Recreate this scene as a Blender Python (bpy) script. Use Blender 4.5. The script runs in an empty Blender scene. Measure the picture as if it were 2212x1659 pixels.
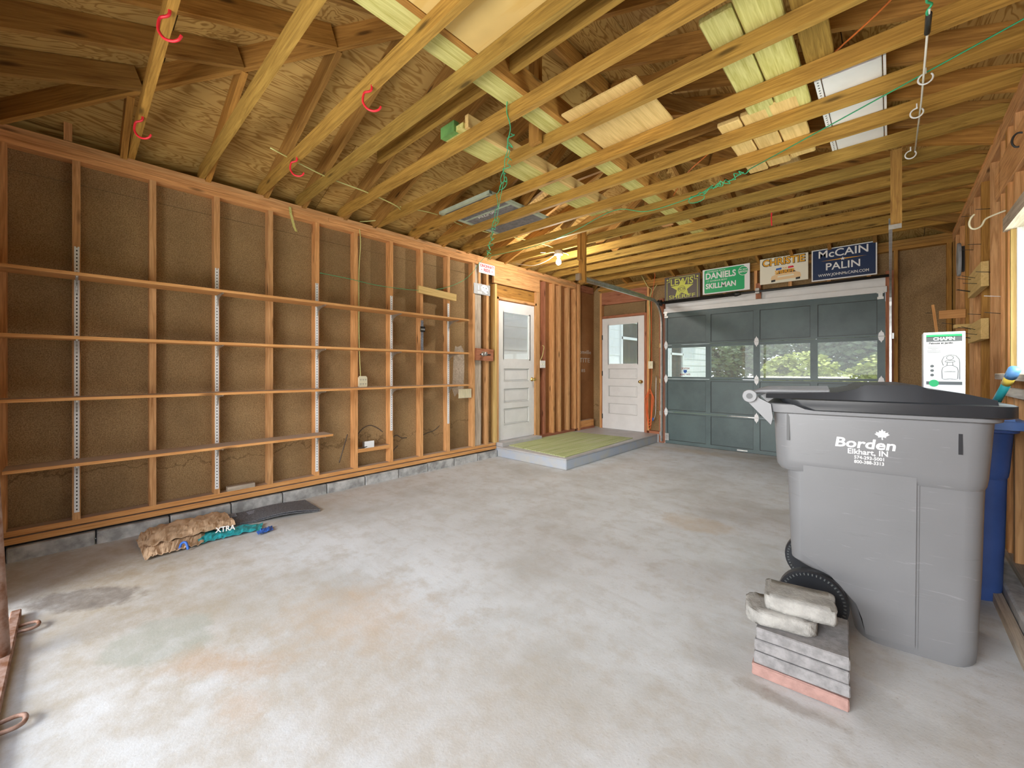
import bpy, bmesh, math, random
from mathutils import Vector, Matrix
random.seed(7)
R = random.random
SC = bpy.context.scene
COL = SC.collection

# ------------------------------------------------------------------ camera, world, lights, exposure
cam_d = bpy.data.cameras.new('camera'); cam = bpy.data.objects.new('camera', cam_d); COL.objects.link(cam)
cam.location = (0, 0, 1.235); cam.rotation_euler = (math.pi / 2, 0, 0.749)
cam_d.sensor_fit = 'HORIZONTAL'; cam_d.sensor_width = 36.0
cam_d.lens = 36.0 * 879.1 / 2212.0; cam_d.shift_y = -29.8 / 2212.0
cam_d.clip_start = 0.02; cam_d.clip_end = 300
SC.camera = cam
SC.view_settings.view_transform = 'Standard'; SC.view_settings.look = 'None'
SC.view_settings.gamma = 1.0; SC.view_settings.use_curve_mapping = False
SC.view_settings.exposure = 0.17
SC.cycles.use_denoising = True
SC.cycles.max_bounces = 10; SC.cycles.diffuse_bounces = 6; SC.cycles.transparent_max_bounces = 12
SC.cycles.sample_clamp_indirect = 6.0

w = bpy.data.worlds.new('sky'); SC.world = w; w.use_nodes = True
wn = w.node_tree.nodes; wn.clear()
wo = wn.new('ShaderNodeOutputWorld'); wb = wn.new('ShaderNodeBackground')
wtc = wn.new('ShaderNodeTexCoord'); wsep = wn.new('ShaderNodeSeparateXYZ'); wr = wn.new('ShaderNodeValToRGB')
w.node_tree.links.new(wtc.outputs['Generated'], wsep.inputs[0])
w.node_tree.links.new(wsep.outputs['Z'], wr.inputs[0])
wr.color_ramp.elements[0].position = 0.0; wr.color_ramp.elements[0].color = (0.93, 0.96, 1.0, 1)
wr.color_ramp.elements[1].position = 0.8; wr.color_ramp.elements[1].color = (0.62, 0.76, 1.0, 1)
w.node_tree.links.new(wr.outputs[0], wb.inputs[0]); wb.inputs[1].default_value = 2.1
w.node_tree.links.new(wb.outputs[0], wo.inputs[0])

def area(name, loc, rot, sx, sy, power, color):
    l = bpy.data.lights.new(name, 'AREA'); l.shape = 'RECTANGLE'; l.size = sx; l.size_y = sy
    l.energy = power; l.color = color
    o = bpy.data.objects.new(name, l); o.location = loc; o.rotation_euler = rot; COL.objects.link(o)
    return o
# added area lamps filling in for daylight at the open bay and side window
area('daylight_fill_bay', (-1.6, -5.2, 3.1), (math.radians(78), 0, 0), 4.5, 1.6, 560, (0.97, 0.985, 1.0))
area('daylight_fill_window', (1.9, 2.95, 2.7), (0, math.radians(52), 0), 1.6, 2.4, 260, (0.93, 0.97, 1.0))
# added lamps near the ground outside both openings, aimed up to brighten the joists
area('joist_fill_bay', (-1.5, -2.0, 0.05), (math.radians(125), 0, 0), 4.5, 2.4, 300, (1.0, 0.96, 0.90))
area('joist_fill_window', (2.1, 2.95, 0.5), (0, math.radians(122), 0), 1.6, 2.4, 260, (1.0, 0.97, 0.93))
sl = bpy.data.lights.new('sun', 'SUN'); sl.energy = 5.0; sl.angle = 0.02; sl.color = (1, 0.96, 0.88)
so = bpy.data.objects.new('sun', sl); so.rotation_euler = (math.radians(-11), math.radians(11), 0); COL.objects.link(so)

# ------------------------------------------------------------------ materials
def new_mat(name):
    m = bpy.data.materials.new(name); m.use_nodes = True
    nt = m.node_tree; nt.nodes.clear()
    out = nt.nodes.new('ShaderNodeOutputMaterial'); b = nt.nodes.new('ShaderNodeBsdfPrincipled')
    nt.links.new(b.outputs[0], out.inputs[0])
    return m, nt, b
def mth(nt, op, a, b=None, c=None, clamp=False):
    n = nt.nodes.new('ShaderNodeMath'); n.operation = op; n.use_clamp = clamp
    for i, v in enumerate((a, b, c)):
        if v is None: continue
        if isinstance(v, (int, float)): n.inputs[i].default_value = v
        else: nt.links.new(v, n.inputs[i])
    return n.outputs[0]
def mix(nt, f, a, b, mode='MIX'):
    n = nt.nodes.new('ShaderNodeMix'); n.data_type = 'RGBA'; n.blend_type = mode
    if isinstance(f, (int, float)): n.inputs[0].default_value = f
    else: nt.links.new(f, n.inputs[0])
    for k, v in ((6, a), (7, b)):
        if isinstance(v, (tuple, list)): n.inputs[k].default_value = (*v[:3], 1)
        else: nt.links.new(v, n.inputs[k])
    return n.outputs[2]
def ramp(nt, f, stops):
    n = nt.nodes.new('ShaderNodeValToRGB'); nt.links.new(f, n.inputs[0])
    e = n.color_ramp.elements
    while len(e) < len(stops): e.new(0.5)
    for i, (p, c) in enumerate(stops):
        e[i].position = p; e[i].color = (*c, 1) if len(c) == 3 else c
    return n.outputs[0]
def noise(nt, vec, scale, detail=3, rough=0.5, dist=0.0):
    n = nt.nodes.new('ShaderNodeTexNoise'); n.inputs['Scale'].default_value = scale
    n.inputs['Detail'].default_value = detail; n.inputs['Roughness'].default_value = rough
    n.inputs['Distortion'].default_value = dist
    nt.links.new(vec, n.inputs['Vector']); return n.outputs['Fac']
def coords(nt, scale=(1, 1, 1), rnd=True, kind='Object'):
    tc = nt.nodes.new('ShaderNodeTexCoord'); mp = nt.nodes.new('ShaderNodeMapping')
    nt.links.new(tc.outputs[kind], mp.inputs[0]); mp.inputs['Scale'].default_value = scale
    if rnd:
        oi = nt.nodes.new('ShaderNodeObjectInfo'); cb = nt.nodes.new('ShaderNodeCombineXYZ')
        s = mth(nt, 'MULTIPLY', oi.outputs['Random'], 57.0)
        for i in range(3): nt.links.new(s, cb.inputs[i])
        nt.links.new(cb.outputs[0], mp.inputs['Location'])
    return mp.outputs[0]
def bump(nt, b, h, strength=0.2, dist=0.003):
    n = nt.nodes.new('ShaderNodeBump'); n.inputs['Strength'].default_value = strength
    n.inputs['Distance'].default_value = dist
    nt.links.new(h, n.inputs['Height']); nt.links.new(n.outputs[0], b.inputs['Normal'])

def wood(name, dark, light, knots=True, vary=0.25, rough=0.7, alt=None, dirt=0.0, dust=0.0):
    m, nt, b = new_mat(name)
    v = coords(nt, (0.9, 15, 15))
    g = noise(nt, v, 2.6, 5, 0.62, 1.4)
    v2 = coords(nt, (2.5, 60, 60))
    g2 = noise(nt, v2, 2.2, 2, 0.5)
    f = mth(nt, 'ADD', mth(nt, 'MULTIPLY', g, 0.75), mth(nt, 'MULTIPLY', g2, 0.25))
    c = ramp(nt, f, [(0.30, dark), (0.62, light)])
    oi = nt.nodes.new('ShaderNodeObjectInfo')
    if alt is not None:
        c = mix(nt, mth(nt, 'MULTIPLY', oi.outputs['Random'], 0.9), c, mix(nt, 1.0, c, alt, 'MULTIPLY'))
    if knots:
        vk = coords(nt, (3.2, 13, 13))
        vo = nt.nodes.new('ShaderNodeTexVoronoi'); vo.inputs['Scale'].default_value = 1.1
        nt.links.new(vk, vo.inputs['Vector'])
        k2 = nt.nodes.new('ShaderNodeMapRange'); nt.links.new(vo.outputs['Distance'], k2.inputs[0])
        k2.inputs[1].default_value = 0.10; k2.inputs[2].default_value = 0.26
        k2.inputs[3].default_value = 0.8; k2.inputs[4].default_value = 0.0
        sk = nt.nodes.new('ShaderNodeSeparateColor'); nt.links.new(vo.outputs['Color'], sk.inputs[0])
        c = mix(nt, mth(nt, 'MULTIPLY', k2.outputs[0], mth(nt, 'GREATER_THAN', sk.outputs[0], 0.72)), c, tuple(x * 0.3 for x in dark))
    if dirt:
        vd = coords(nt, (1, 1, 1)); d = noise(nt, vd, 3.0, 4, 0.6)
        c = mix(nt, mth(nt, 'MULTIPLY', ramp(nt, d, [(0.45, (0, 0, 0)), (0.7, (1, 1, 1))]), dirt), c, (0.12, 0.10, 0.08))
    if dust:    # dust settles on what faces up
        ge = nt.nodes.new('ShaderNodeNewGeometry'); sg = nt.nodes.new('ShaderNodeSeparateXYZ'); nt.links.new(ge.outputs['Normal'], sg.inputs[0])
        up_ = mth(nt, 'GREATER_THAN', sg.outputs['Z'], 0.8)
        dn = noise(nt, coords(nt, (1, 1, 1)), 9, 4, 0.6)
        c = mix(nt, mth(nt, 'MULTIPLY', mth(nt, 'MULTIPLY', up_, dust), mth(nt, 'MULTIPLY_ADD', dn, 0.6, 0.6), None, True), c, (0.44, 0.40, 0.35))
    hsv = nt.nodes.new('ShaderNodeHueSaturation'); nt.links.new(c, hsv.inputs['Color'])
    nt.links.new(mth(nt, 'MULTIPLY_ADD', oi.outputs['Random'], vary, 1.0 - vary * 0.6), hsv.inputs['Value'])
    nt.links.new(hsv.outputs[0], b.inputs['Base Color'])
    b.inputs['Roughness'].default_value = rough
    b.inputs['Specular IOR Level'].default_value = 0.25
    bump(nt, b, f, 0.35, 0.002)
    return m
def plain(name, col, rough=0.5, metal=0.0, var=0.12, scale=6.0, spec=0.5, bmp=0.0, col2=None):
    m, nt, b = new_mat(name)
    v = coords(nt, (1, 1, 1)); n = noise(nt, v, scale, 4, 0.6)
    c2 = col2 or tuple(max(0, x * (1 - var * 2)) for x in col)
    c = ramp(nt, n, [(0.35, c2), (0.62, col)])
    nt.links.new(c, b.inputs['Base Color'])
    b.inputs['Roughness'].default_value = rough; b.inputs['Metallic'].default_value = metal
    b.inputs['Specular IOR Level'].default_value = spec
    if bmp:
        n2 = noise(nt, v, scale * 8, 3, 0.6); bump(nt, b, n2, bmp, 0.003)
    return m
def plywood(name, dark, light, freq=9.0, rough=0.75, along=1.0, vary=0.2):
    m, nt, b = new_mat(name)
    v = coords(nt, (4.2, 0.75, 4.2) if along else (0.6, 4, 4))
    n = noise(nt, v, 1.5, 3, 0.5, 0.9)
    s = mth(nt, 'SINE', mth(nt, 'MULTIPLY', n, freq * 12))
    sh = ramp(nt, mth(nt, 'MULTIPLY_ADD', s, 0.5, 0.5), [(0.0, (0, 0, 0)), (0.55, (1, 1, 1))])
    n2 = noise(nt, coords(nt, (1, 1, 1)), 1.3, 4, 0.6)
    l2 = mix(nt, ramp(nt, n2, [(0.35, (0, 0, 0)), (0.7, (1, 1, 1))]), light, tuple(x * 0.72 for x in light))
    c = mix(nt, sh, dark, l2)
    oi = nt.nodes.new('ShaderNodeObjectInfo')
    hsv = nt.nodes.new('ShaderNodeHueSaturation'); nt.links.new(c, hsv.inputs['Color'])
    nt.links.new(mth(nt, 'MULTIPLY_ADD', oi.outputs['Random'], vary, 1.0 - vary * 0.5), hsv.inputs['Value'])
    nt.links.new(hsv.outputs[0], b.inputs['Base Color']); b.inputs['Roughness'].default_value = rough
    b.inputs['Specular IOR Level'].default_value = 0.2
    return m

M = {}
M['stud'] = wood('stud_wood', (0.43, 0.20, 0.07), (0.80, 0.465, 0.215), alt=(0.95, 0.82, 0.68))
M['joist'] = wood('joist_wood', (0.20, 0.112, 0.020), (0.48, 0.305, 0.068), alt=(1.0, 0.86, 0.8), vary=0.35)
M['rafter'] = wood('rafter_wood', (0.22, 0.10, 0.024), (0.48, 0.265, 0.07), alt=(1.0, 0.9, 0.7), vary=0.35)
M['shelf'] = wood('shelf_wood', (0.50, 0.21, 0.06), (0.76, 0.40, 0.15), knots=True, vary=0.12, dust=0.85)
M['pale'] = wood('pale_pine', (0.55, 0.36, 0.12), (0.76, 0.54, 0.22), knots=False, vary=0.15)
M['green_wood'] = wood('treated_wood', (0.38, 0.34, 0.07), (0.66, 0.62, 0.24), knots=False, vary=0.2)
M['grey_wood'] = wood('weathered_wood', (0.30, 0.23, 0.17), (0.62, 0.53, 0.42), knots=False, vary=0.2, dirt=0.3)
M['red_wood'] = wood('redwood', (0.25, 0.085, 0.04), (0.48, 0.20, 0.11), vary=0.15)
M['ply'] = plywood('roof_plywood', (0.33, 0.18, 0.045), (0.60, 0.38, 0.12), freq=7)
M['ply_light'] = plywood('light_plywood', (0.66, 0.44, 0.14), (0.76, 0.54, 0.20), freq=2.0, vary=0.05, along=0)
M['white'] = plain('white_paint', (0.80, 0.80, 0.79), 0.45, var=0.03)
M['greyed'] = plain('groove_shade_white', (0.58, 0.58, 0.56), 0.6, var=0.05)  # darker white that paints groove shade around the door panels
M['cream'] = plain('cream_plastic', (0.82, 0.76, 0.55), 0.4, var=0.03)
M['metal'] = plain('galvanised_metal', (0.62, 0.62, 0.60), 0.35, 0.85, 0.12, 14)
M['white_metal'] = plain('white_enamel_metal', (0.86, 0.87, 0.87), 0.3, 0.0, 0.03)
M['dark_metal'] = plain('dark_steel', (0.07, 0.07, 0.065), 0.45, 0.6, 0.2)
M['rust'] = plain('rusty_steel', (0.36, 0.24, 0.19), 0.7, 0.3, 0.3, 22, col2=(0.20, 0.085, 0.04), bmp=0.2)
M['black'] = plain('black_plastic', (0.018, 0.02, 0.024), 0.32, var=0.1)
M['dark'] = plain('black_void', (0.012, 0.010, 0.009), 0.9, var=0.1)
M['red'] = plain('red_vinyl', (0.85, 0.03, 0.05), 0.35, var=0.05)
M['brass'] = plain('brass', (0.80, 0.60, 0.22), 0.25, 1.0, 0.05)
M['green_cord'] = plain('green_cord', (0.05, 0.48, 0.22), 0.6, var=0.1)
M['yellow_cord'] = plain('yellow_cable', (0.66, 0.66, 0.25), 0.5, var=0.05)
M['white_cord'] = plain('white_cable', (0.82, 0.80, 0.72), 0.5, var=0.05)
M['orange_cord'] = plain('orange_cord', (0.88, 0.17, 0.04), 0.5, var=0.06)
M['copper'] = plain('orange_wire', (0.60, 0.16, 0.03), 0.5, var=0.06)
M['blue'] = plain('blue_plastic', (0.055, 0.12, 0.38), 0.45, var=0.08)
M['green_end'] = plain('green_painted_wood', (0.16, 0.36, 0.10), 0.6, var=0.2)
M['sash_green'] = plain('pale_green_frame', (0.50, 0.58, 0.44), 0.5, var=0.1)
M['blue_light'] = plain('light_blue_plastic', (0.13, 0.25, 0.60), 0.4, var=0.08)
M['black_cord'] = plain('black_wire', (0.03, 0.03, 0.03), 0.5)

def fibre(name, a, b2, waterline=False):
    """brown fibreboard: fine speckle, blotches and old water lines near its foot"""
    m, nt, b = new_mat(name)
    v = coords(nt, (1, 1, 1), rnd=False, kind='Object')
    n1 = noise(nt, v, 150, 2, 0.7); n2 = noise(nt, v, 2.2, 5, 0.6)
    c = ramp(nt, n1, [(0.32, a), (0.68, b2)])
    c = mix(nt, mth(nt, 'MULTIPLY', ramp(nt, n2, [(0.4, (0, 0, 0)), (0.75, (1, 1, 1))]), 0.45), c, tuple(x * 0.55 for x in a))
    if waterline:
        sep = nt.nodes.new('ShaderNodeSeparateXYZ'); nt.links.new(v, sep.inputs[0])
        n3 = noise(nt, v, 1.7, 5, 0.65)
        h = mth(nt, 'ADD', sep.outputs['Z'], mth(nt, 'MULTIPLY', n3, -0.75))
        d = mth(nt, 'ABSOLUTE', mth(nt, 'SUBTRACT', h, 0.10))
        k = mth(nt, 'LESS_THAN', d, 0.009)
        c = mix(nt, mth(nt, 'MULTIPLY', k, 0.40), c, tuple(x * 0.35 for x in a))
        under = nt.nodes.new('ShaderNodeMapRange'); nt.links.new(h, under.inputs[0])
        under.inputs[1].default_value = -0.1; under.inputs[2].default_value = 0.1
        under.inputs[3].default_value = 0.25; under.inputs[4].default_value = 0.0
        c = mix(nt, under.outputs[0], c, tuple(x * 0.4 for x in a))
    nt.links.new(c, b.inputs['Base Color']); b.inputs['Roughness'].default_value = 0.85
    b.inputs['Specular IOR Level'].default_value = 0.15
    bump(nt, b, n1, 0.3, 0.002)
    return m
M['fibre'] = fibre('fibreboard_sheathing', (0.22, 0.135, 0.062), (0.46, 0.31, 0.155), True)
M['fibre_red'] = fibre('foil_lettered_fibreboard', (0.24, 0.10, 0.035), (0.42, 0.20, 0.08))
M['block'] = plain('concrete_block', (0.52, 0.52, 0.51), 0.9, var=0.25, scale=9, bmp=0.8, spec=0.2)
M['paver'] = plain('grey_paver', (0.27, 0.262, 0.262), 0.9, var=0.16, scale=30, bmp=0.5, spec=0.2)
M['paver_red'] = plain('red_paver', (0.37, 0.225, 0.195), 0.9, var=0.10, scale=30, bmp=0.5, spec=0.2)
M['rubble'] = plain('rough_concrete', (0.37, 0.36, 0.335), 0.95, var=0.18, scale=14, bmp=1.0, spec=0.2)
M['paper'] = plain('kraft_paper', (0.58, 0.40, 0.25), 0.8, var=0.12, scale=9, bmp=0.15)
M['shingle'] = plain('asphalt_granules', (0.21, 0.215, 0.235), 0.95, var=0.35, scale=160, bmp=0.6, spec=0.2)
M['shingle_light'] = plain('pale_asphalt_granules', (0.34, 0.37, 0.43), 0.95, var=0.3, scale=160, bmp=0.6, spec=0.2)
M['step'] = plain('grey_blue_paint', (0.42, 0.47, 0.55), 0.55, var=0.10, scale=5, col2=(0.50, 0.49, 0.45))
M['step_top'] = plain('worn_grey_paint', (0.50, 0.49, 0.49), 0.45, var=0.08, scale=5)

def door_green():
    m, nt, b = new_mat('green_grey_door_paint')
    v = coords(nt, (1, 1, 1)); n = noise(nt, v, 2.2, 5, 0.6); n2 = noise(nt, v, 90, 2, 0.6)
    c = ramp(nt, n, [(0.35, (0.060, 0.092, 0.095)), (0.65, (0.092, 0.138, 0.138))])
    c = mix(nt, mth(nt, 'MULTIPLY', n2, 0.15), c, (0.2, 0.24, 0.24))
    nt.links.new(c, b.inputs['Base Color']); b.inputs['Roughness'].default_value = 0.42
    return m
M['door_green'] = door_green()
def cart_grey():
    m, nt, b = new_mat('scuffed_grey_plastic')
    v = coords(nt, (1, 1, 1), rnd=False)
    n = noise(nt, v, 120, 2, 0.6); n1 = noise(nt, v, 1.6, 3, 0.5)
    vs = coords(nt, (2.2, 1.0, 26), rnd=False); s = noise(nt, vs, 2.4, 5, 0.7, 0.8)
    c = ramp(nt, n1, [(0.3, (0.155, 0.157, 0.162)), (0.7, (0.195, 0.197, 0.205))])
    c = mix(nt, mth(nt, 'MULTIPLY', ramp(nt, s, [(0.62, (0, 0, 0)), (0.72, (1, 1, 1))]), 0.30), c, (0.40, 0.40, 0.41))
    c = mix(nt, mth(nt, 'MULTIPLY', ramp(nt, s, [(0.27, (1, 1, 1)), (0.36, (0, 0, 0))]), 0.4), c, (0.08, 0.08, 0.085))
    nt.links.new(c, b.inputs['Base Color']); b.inputs['Roughness'].default_value = 0.38
    bump(nt, b, n, 0.15, 0.001)
    return m
M['cart'] = cart_grey()

def floor_mat():
    m, nt, b = new_mat('stained_concrete')
    v = coords(nt, (1, 1, 1), rnd=False)
    sep = nt.nodes.new('ShaderNodeSeparateXYZ'); nt.links.new(v, sep.inputs[0])
    n1 = noise(nt, v, 1.1, 6, 0.62); n2 = noise(nt, v, 7, 6, 0.7); n3 = noise(nt, v, 85, 3, 0.7)
    c = ramp(nt, n1, [(0.33, (0.44, 0.44, 0.42)), (0.50, (0.575, 0.595, 0.605)), (0.68, (0.65, 0.68, 0.705))])
    c = mix(nt, mth(nt, 'MULTIPLY', ramp(nt, n2, [(0.3, (1, 1, 1)), (0.52, (0, 0, 0))]), 0.5), c, (0.40, 0.365, 0.31))
    c = mix(nt, mth(nt, 'MULTIPLY', ramp(nt, n3, [(0.26, (1, 1, 1)), (0.40, (0, 0, 0))]), 0.5), c, (0.26, 0.24, 0.22))
    # drag marks: stretched grain
    vs = coords(nt, (1.2, 7, 1), rnd=False); ns = noise(nt, vs, 2.0, 5, 0.7, 0.5)
    c = mix(nt, mth(nt, 'MULTIPLY', ramp(nt, ns, [(0.32, (1, 1, 1)), (0.48, (0, 0, 0))]), 0.22), c, (0.40, 0.37, 0.33))
    nw = noise(nt, v, 3.5, 6, 0.7)
    brk = mth(nt, 'MULTIPLY_ADD', noise(nt, v, 9.0, 6, 0.75), 1.9, -0.15)
    def blob(cx, cy, rx, ry, rot, col, amt, edge=0.5, ns_=1.6):
        nonlocal c
        ca, sa = math.cos(rot), math.sin(rot)
        dx = mth(nt, 'SUBTRACT', sep.outputs['X'], cx); dy = mth(nt, 'SUBTRACT', sep.outputs['Y'], cy)
        u = mth(nt, 'DIVIDE', mth(nt, 'ADD', mth(nt, 'MULTIPLY', dx, ca), mth(nt, 'MULTIPLY', dy, sa)), rx)
        w_ = mth(nt, 'DIVIDE', mth(nt, 'SUBTRACT', mth(nt, 'MULTIPLY', dy, ca), mth(nt, 'MULTIPLY', dx, sa)), ry)
        d = mth(nt, 'SQRT', mth(nt, 'ADD', mth(nt, 'MULTIPLY', u, u), mth(nt, 'MULTIPLY', w_, w_)))
        d = mth(nt, 'ADD', d, mth(nt, 'MULTIPLY', mth(nt, 'SUBTRACT', nw, 0.5), ns_))
        mr = nt.nodes.new('ShaderNodeMapRange'); nt.links.new(d, mr.inputs[0])
        mr.inputs[1].default_value = 1.0 - edge; mr.inputs[2].default_value = 1.0
        mr.inputs[3].default_value = amt; mr.inputs[4].default_value = 0.0
        c = mix(nt, mth(nt, 'MULTIPLY', mr.outputs[0], brk, None, True), c, col)
    blob(-2.7, 0.2, 2.0, 1.0, 0.35, (0.40, 0.355, 0.285), 1.0, 0.85, 1.4)          # tan traffic dirt near the open bay
    blob(-1.2, 0.9, 1.1, .6, 0.6, (0.46, 0.42, 0.36), 0.6, 0.8, 1.8)
    blob(-3.55, 0.3, 0.75, 0.75, 0.5, (0.33, 0.265, 0.18), 0.75, 0.9, 0.8)       # brown dirt in the near corner
    blob(-3.9, 1.4, 0.45, 1.7, 0, (0.40, 0.33, 0.24), 0.45, 0.9, 0.9)
    blob(-3.2, 0.02, 0.36, 0.13, 0.9, (0.17, 0.15, 0.135), 0.85, 0.25)          # dark damp stain
    blob(-2.45, 0.27, 0.27, 0.20, 0.6, (0.34, 0.37, 0.33), 0.62, 0.25, 1.3)      # green-grey paint patch
    blob(-2.05, 0.42, 0.34, 0.12, 0.6, (0.47, 0.33, 0.22), 0.6, 0.7, 2.6)       # rust stains
    blob(-1.75, 0.42, 0.14, 0.10, 0.2, (0.50, 0.37, 0.26), 0.5, 0.7, 2.6)
    blob(-1.95, 1.0, 0.5, 0.35, 0.6, (0.56, 0.43, 0.31), 0.45, 0.7, 2.0)
    blob(-1.15, 3.4, 0.32, 0.22, 0.1, (0.52, 0.43, 0.32), 0.6, 0.35, 1.2)       # ring stain beyond
    blob(-2.2, 6.4, 1.0, 0.22, 0, (0.52, 0.42, 0.29), 0.55, 0.8, 1.2)           # tan dust at the doors
    blob(-2.6, 4.6, 0.25, 1.4, -0.3, (0.50, 0.44, 0.37), 0.35, 0.8, 1.2)
    blob(-0.30, 1.80, 0.20, 0.045, 0.0, (0.28, 0.24, 0.21), 0.7, 0.5, 2.2)      # wet specks before the pavers
    blob(-0.03, 1.62, 0.05, 0.02, 0.3, (0.28, 0.24, 0.21), 0.6, 0.5, 2.2)
    nt.links.new(c, b.inputs['Base Color'])
    b.inputs['Roughness'].default_value = 0.62; b.inputs['Specular IOR Level'].default_value = 0.3
    bump(nt, b, mth(nt, 'ADD', mth(nt, 'MULTIPLY', n3, 0.5), n2), 0.25, 0.004)
    return m
M['floor'] = floor_mat()
def glass_mat(name, tint=(0.93, 0.97, 0.96), haze=0.10):
    m = bpy.data.materials.new(name); m.use_nodes = True; nt = m.node_tree; nt.nodes.clear()
    out = nt.nodes.new('ShaderNodeOutputMaterial'); t = nt.nodes.new('ShaderNodeBsdfTransparent')
    g = nt.nodes.new('ShaderNodeBsdfGlossy'); g.inputs['Roughness'].default_value = 0.02
    t.inputs[0].default_value = (*tint, 1)
    mx = nt.nodes.new('ShaderNodeMixShader'); mx.inputs[0].default_value = 0.06
    d = nt.nodes.new('ShaderNodeBsdfDiffuse'); d.inputs[0].default_value = (0.9, 0.9, 0.9, 1)
    mx2 = nt.nodes.new('ShaderNodeMixShader'); mx2.inputs[0].default_value = haze
    nt.links.new(t.outputs[0], mx.inputs[1]); nt.links.new(g.outputs[0], mx.inputs[2])
    nt.links.new(mx.outputs[0], mx2.inputs[1]); nt.links.new(d.outputs[0], mx2.inputs[2])
    nt.links.new(mx2.outputs[0], out.inputs[0])
    return m
M['glass'] = glass_mat('window_glass')
def flat(name, col, rough=0.5, emit=0.0):
    m, nt, b = new_mat(name); b.inputs['Base Color'].default_value = (*col, 1); b.inputs['Roughness'].default_value = rough
    if emit:
        b.inputs['Emission Color'].default_value = (*col, 1); b.inputs['Emission Strength'].default_value = emit
    M[name] = m; return m
for nm, cc in dict(p_white=(0.85, 0.85, 0.83), p_cream=(0.86, 0.82, 0.66), p_green=(0.01, 0.42, 0.14), p_navy=(0.004, 0.022, 0.085),
                   p_brown=(0.10, 0.075, 0.06), p_lime=(0.62, 0.64, 0.08), p_gold=(0.86, 0.42, 0.02), p_black=(0.02, 0.02, 0.02),
                   p_red=(0.72, 0.02, 0.06), p_blue=(0.03, 0.12, 0.45), p_tan=(0.85, 0.60, 0.32), p_grey=(0.33, 0.34, 0.35),
                   p_dkgrey=(0.10, 0.11, 0.11), p_letter=(0.55, 0.50, 0.42), p_teal=(0.02, 0.32, 0.36), p_yellow=(0.85, 0.66, 0.10),
                   p_skyblue=(0.14, 0.36, 0.72), p_windshield=(0.09, 0.06, 0.04), p_rusttxt=(0.30, 0.07, 0.05)).items():
    flat(nm, cc, 0.45)
M['bulb'] = flat('bulb_glow', (1.0, 0.97, 0.92), 0.3, 30.0)

# ------------------------------------------------------------------ mesh helpers
def world_of(o):
    m = o.matrix_basis.copy()
    if o.parent: m = world_of(o.parent) @ o.matrix_parent_inverse @ m
    return m
def put(name, me, mat=None, parent=None, mw=None, smooth=False, **props):
    o = bpy.data.objects.new(name, me)
    if mw is not None: o.matrix_basis = mw
    COL.objects.link(o)
    if mat is not None and len(me.materials) == 0: me.materials.append(M[mat] if isinstance(mat, str) else mat)
    if smooth:
        for p in me.polygons: p.use_smooth = True
    if parent is not None:
        o.parent = parent; o.matrix_parent_inverse = world_of(parent).inverted()
    for k, v in props.items(): o[k] = v
    return o
def empty(name, loc, rz=0.0, **props):
    o = bpy.data.objects.new(name, None); o.location = loc; o.rotation_euler = (0, 0, rz); o.empty_display_size = 0.1
    COL.objects.link(o)
    for k, v in props.items(): o[k] = v
    return o
def T(name, loc, label, cat, group=None, rz=0.0):
    o = empty(name, loc, rz, label=label, category=cat)
    if group: o['group'] = group
    return o
def tag(o, label, cat, group=None):
    o['label'] = label; o['category'] = cat
    if group: o['group'] = group
    return o
def mesh_of(bm, name='m'):
    me = bpy.data.meshes.new(name); bmesh.ops.recalc_face_normals(bm, faces=bm.faces); bm.to_mesh(me); bm.free(); return me
def bbox(bm, x0, x1, y0, y1, z0, z1, mat=None):
    v = [bm.verts.new(c) for c in ((x0, y0, z0), (x1, y0, z0), (x1, y1, z0), (x0, y1, z0), (x0, y0, z1), (x1, y0, z1), (x1, y1, z1), (x0, y1, z1))]
    for f in ((0, 3, 2, 1), (4, 5, 6, 7), (0, 1, 5, 4), (1, 2, 6, 5), (2, 3, 7, 6), (3, 0, 4, 7)):
        bm.faces.new([v[i] for i in f])
    return v
_cache = {}
def boxmesh(L, W, H, bev=0.0):
    k = (round(L, 4), round(W, 4), round(H, 4), bev)
    if k in _cache: return _cache[k]
    bm = bmesh.new(); bbox(bm, -L / 2, L / 2, -W / 2, W / 2, -H / 2, H / 2)
    if bev: bmesh.ops.bevel(bm, geom=bm.edges[:], offset=bev, segments=1, affect='EDGES')
    me = mesh_of(bm, 'board'); _cache[k] = me; return me
def matmesh(me, mat):
    """copy of a shared mesh for another material"""
    k = (me.name, mat)
    if k not in _cache:
        m2 = me.copy(); m2.materials.clear(); m2.materials.append(M[mat]); _cache[k] = m2
    return _cache[k]
def beam(name, p0, p1, wy, wz, mat, parent=None, up=(0, 0, 1), bev=0.0, **props):
    """a board from p0 to p1: local X runs along it, wz is its size towards `up`, wy across"""
    p0, p1 = Vector(p0), Vector(p1); d = p1 - p0; L = d.length; x = d.normalized()
    u = Vector(up); y = u.cross(x)
    if y.length < 1e-4: y = Vector((0, 1, 0)).cross(x)
    y.normalize(); z = x.cross(y)
    mw = Matrix((x, y, z)).transposed().to_4x4(); mw.translation = (p0 + p1) / 2
    return put(name, matmesh(boxmesh(L, wy, wz, bev), mat), None, parent, mw, **props)
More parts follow.
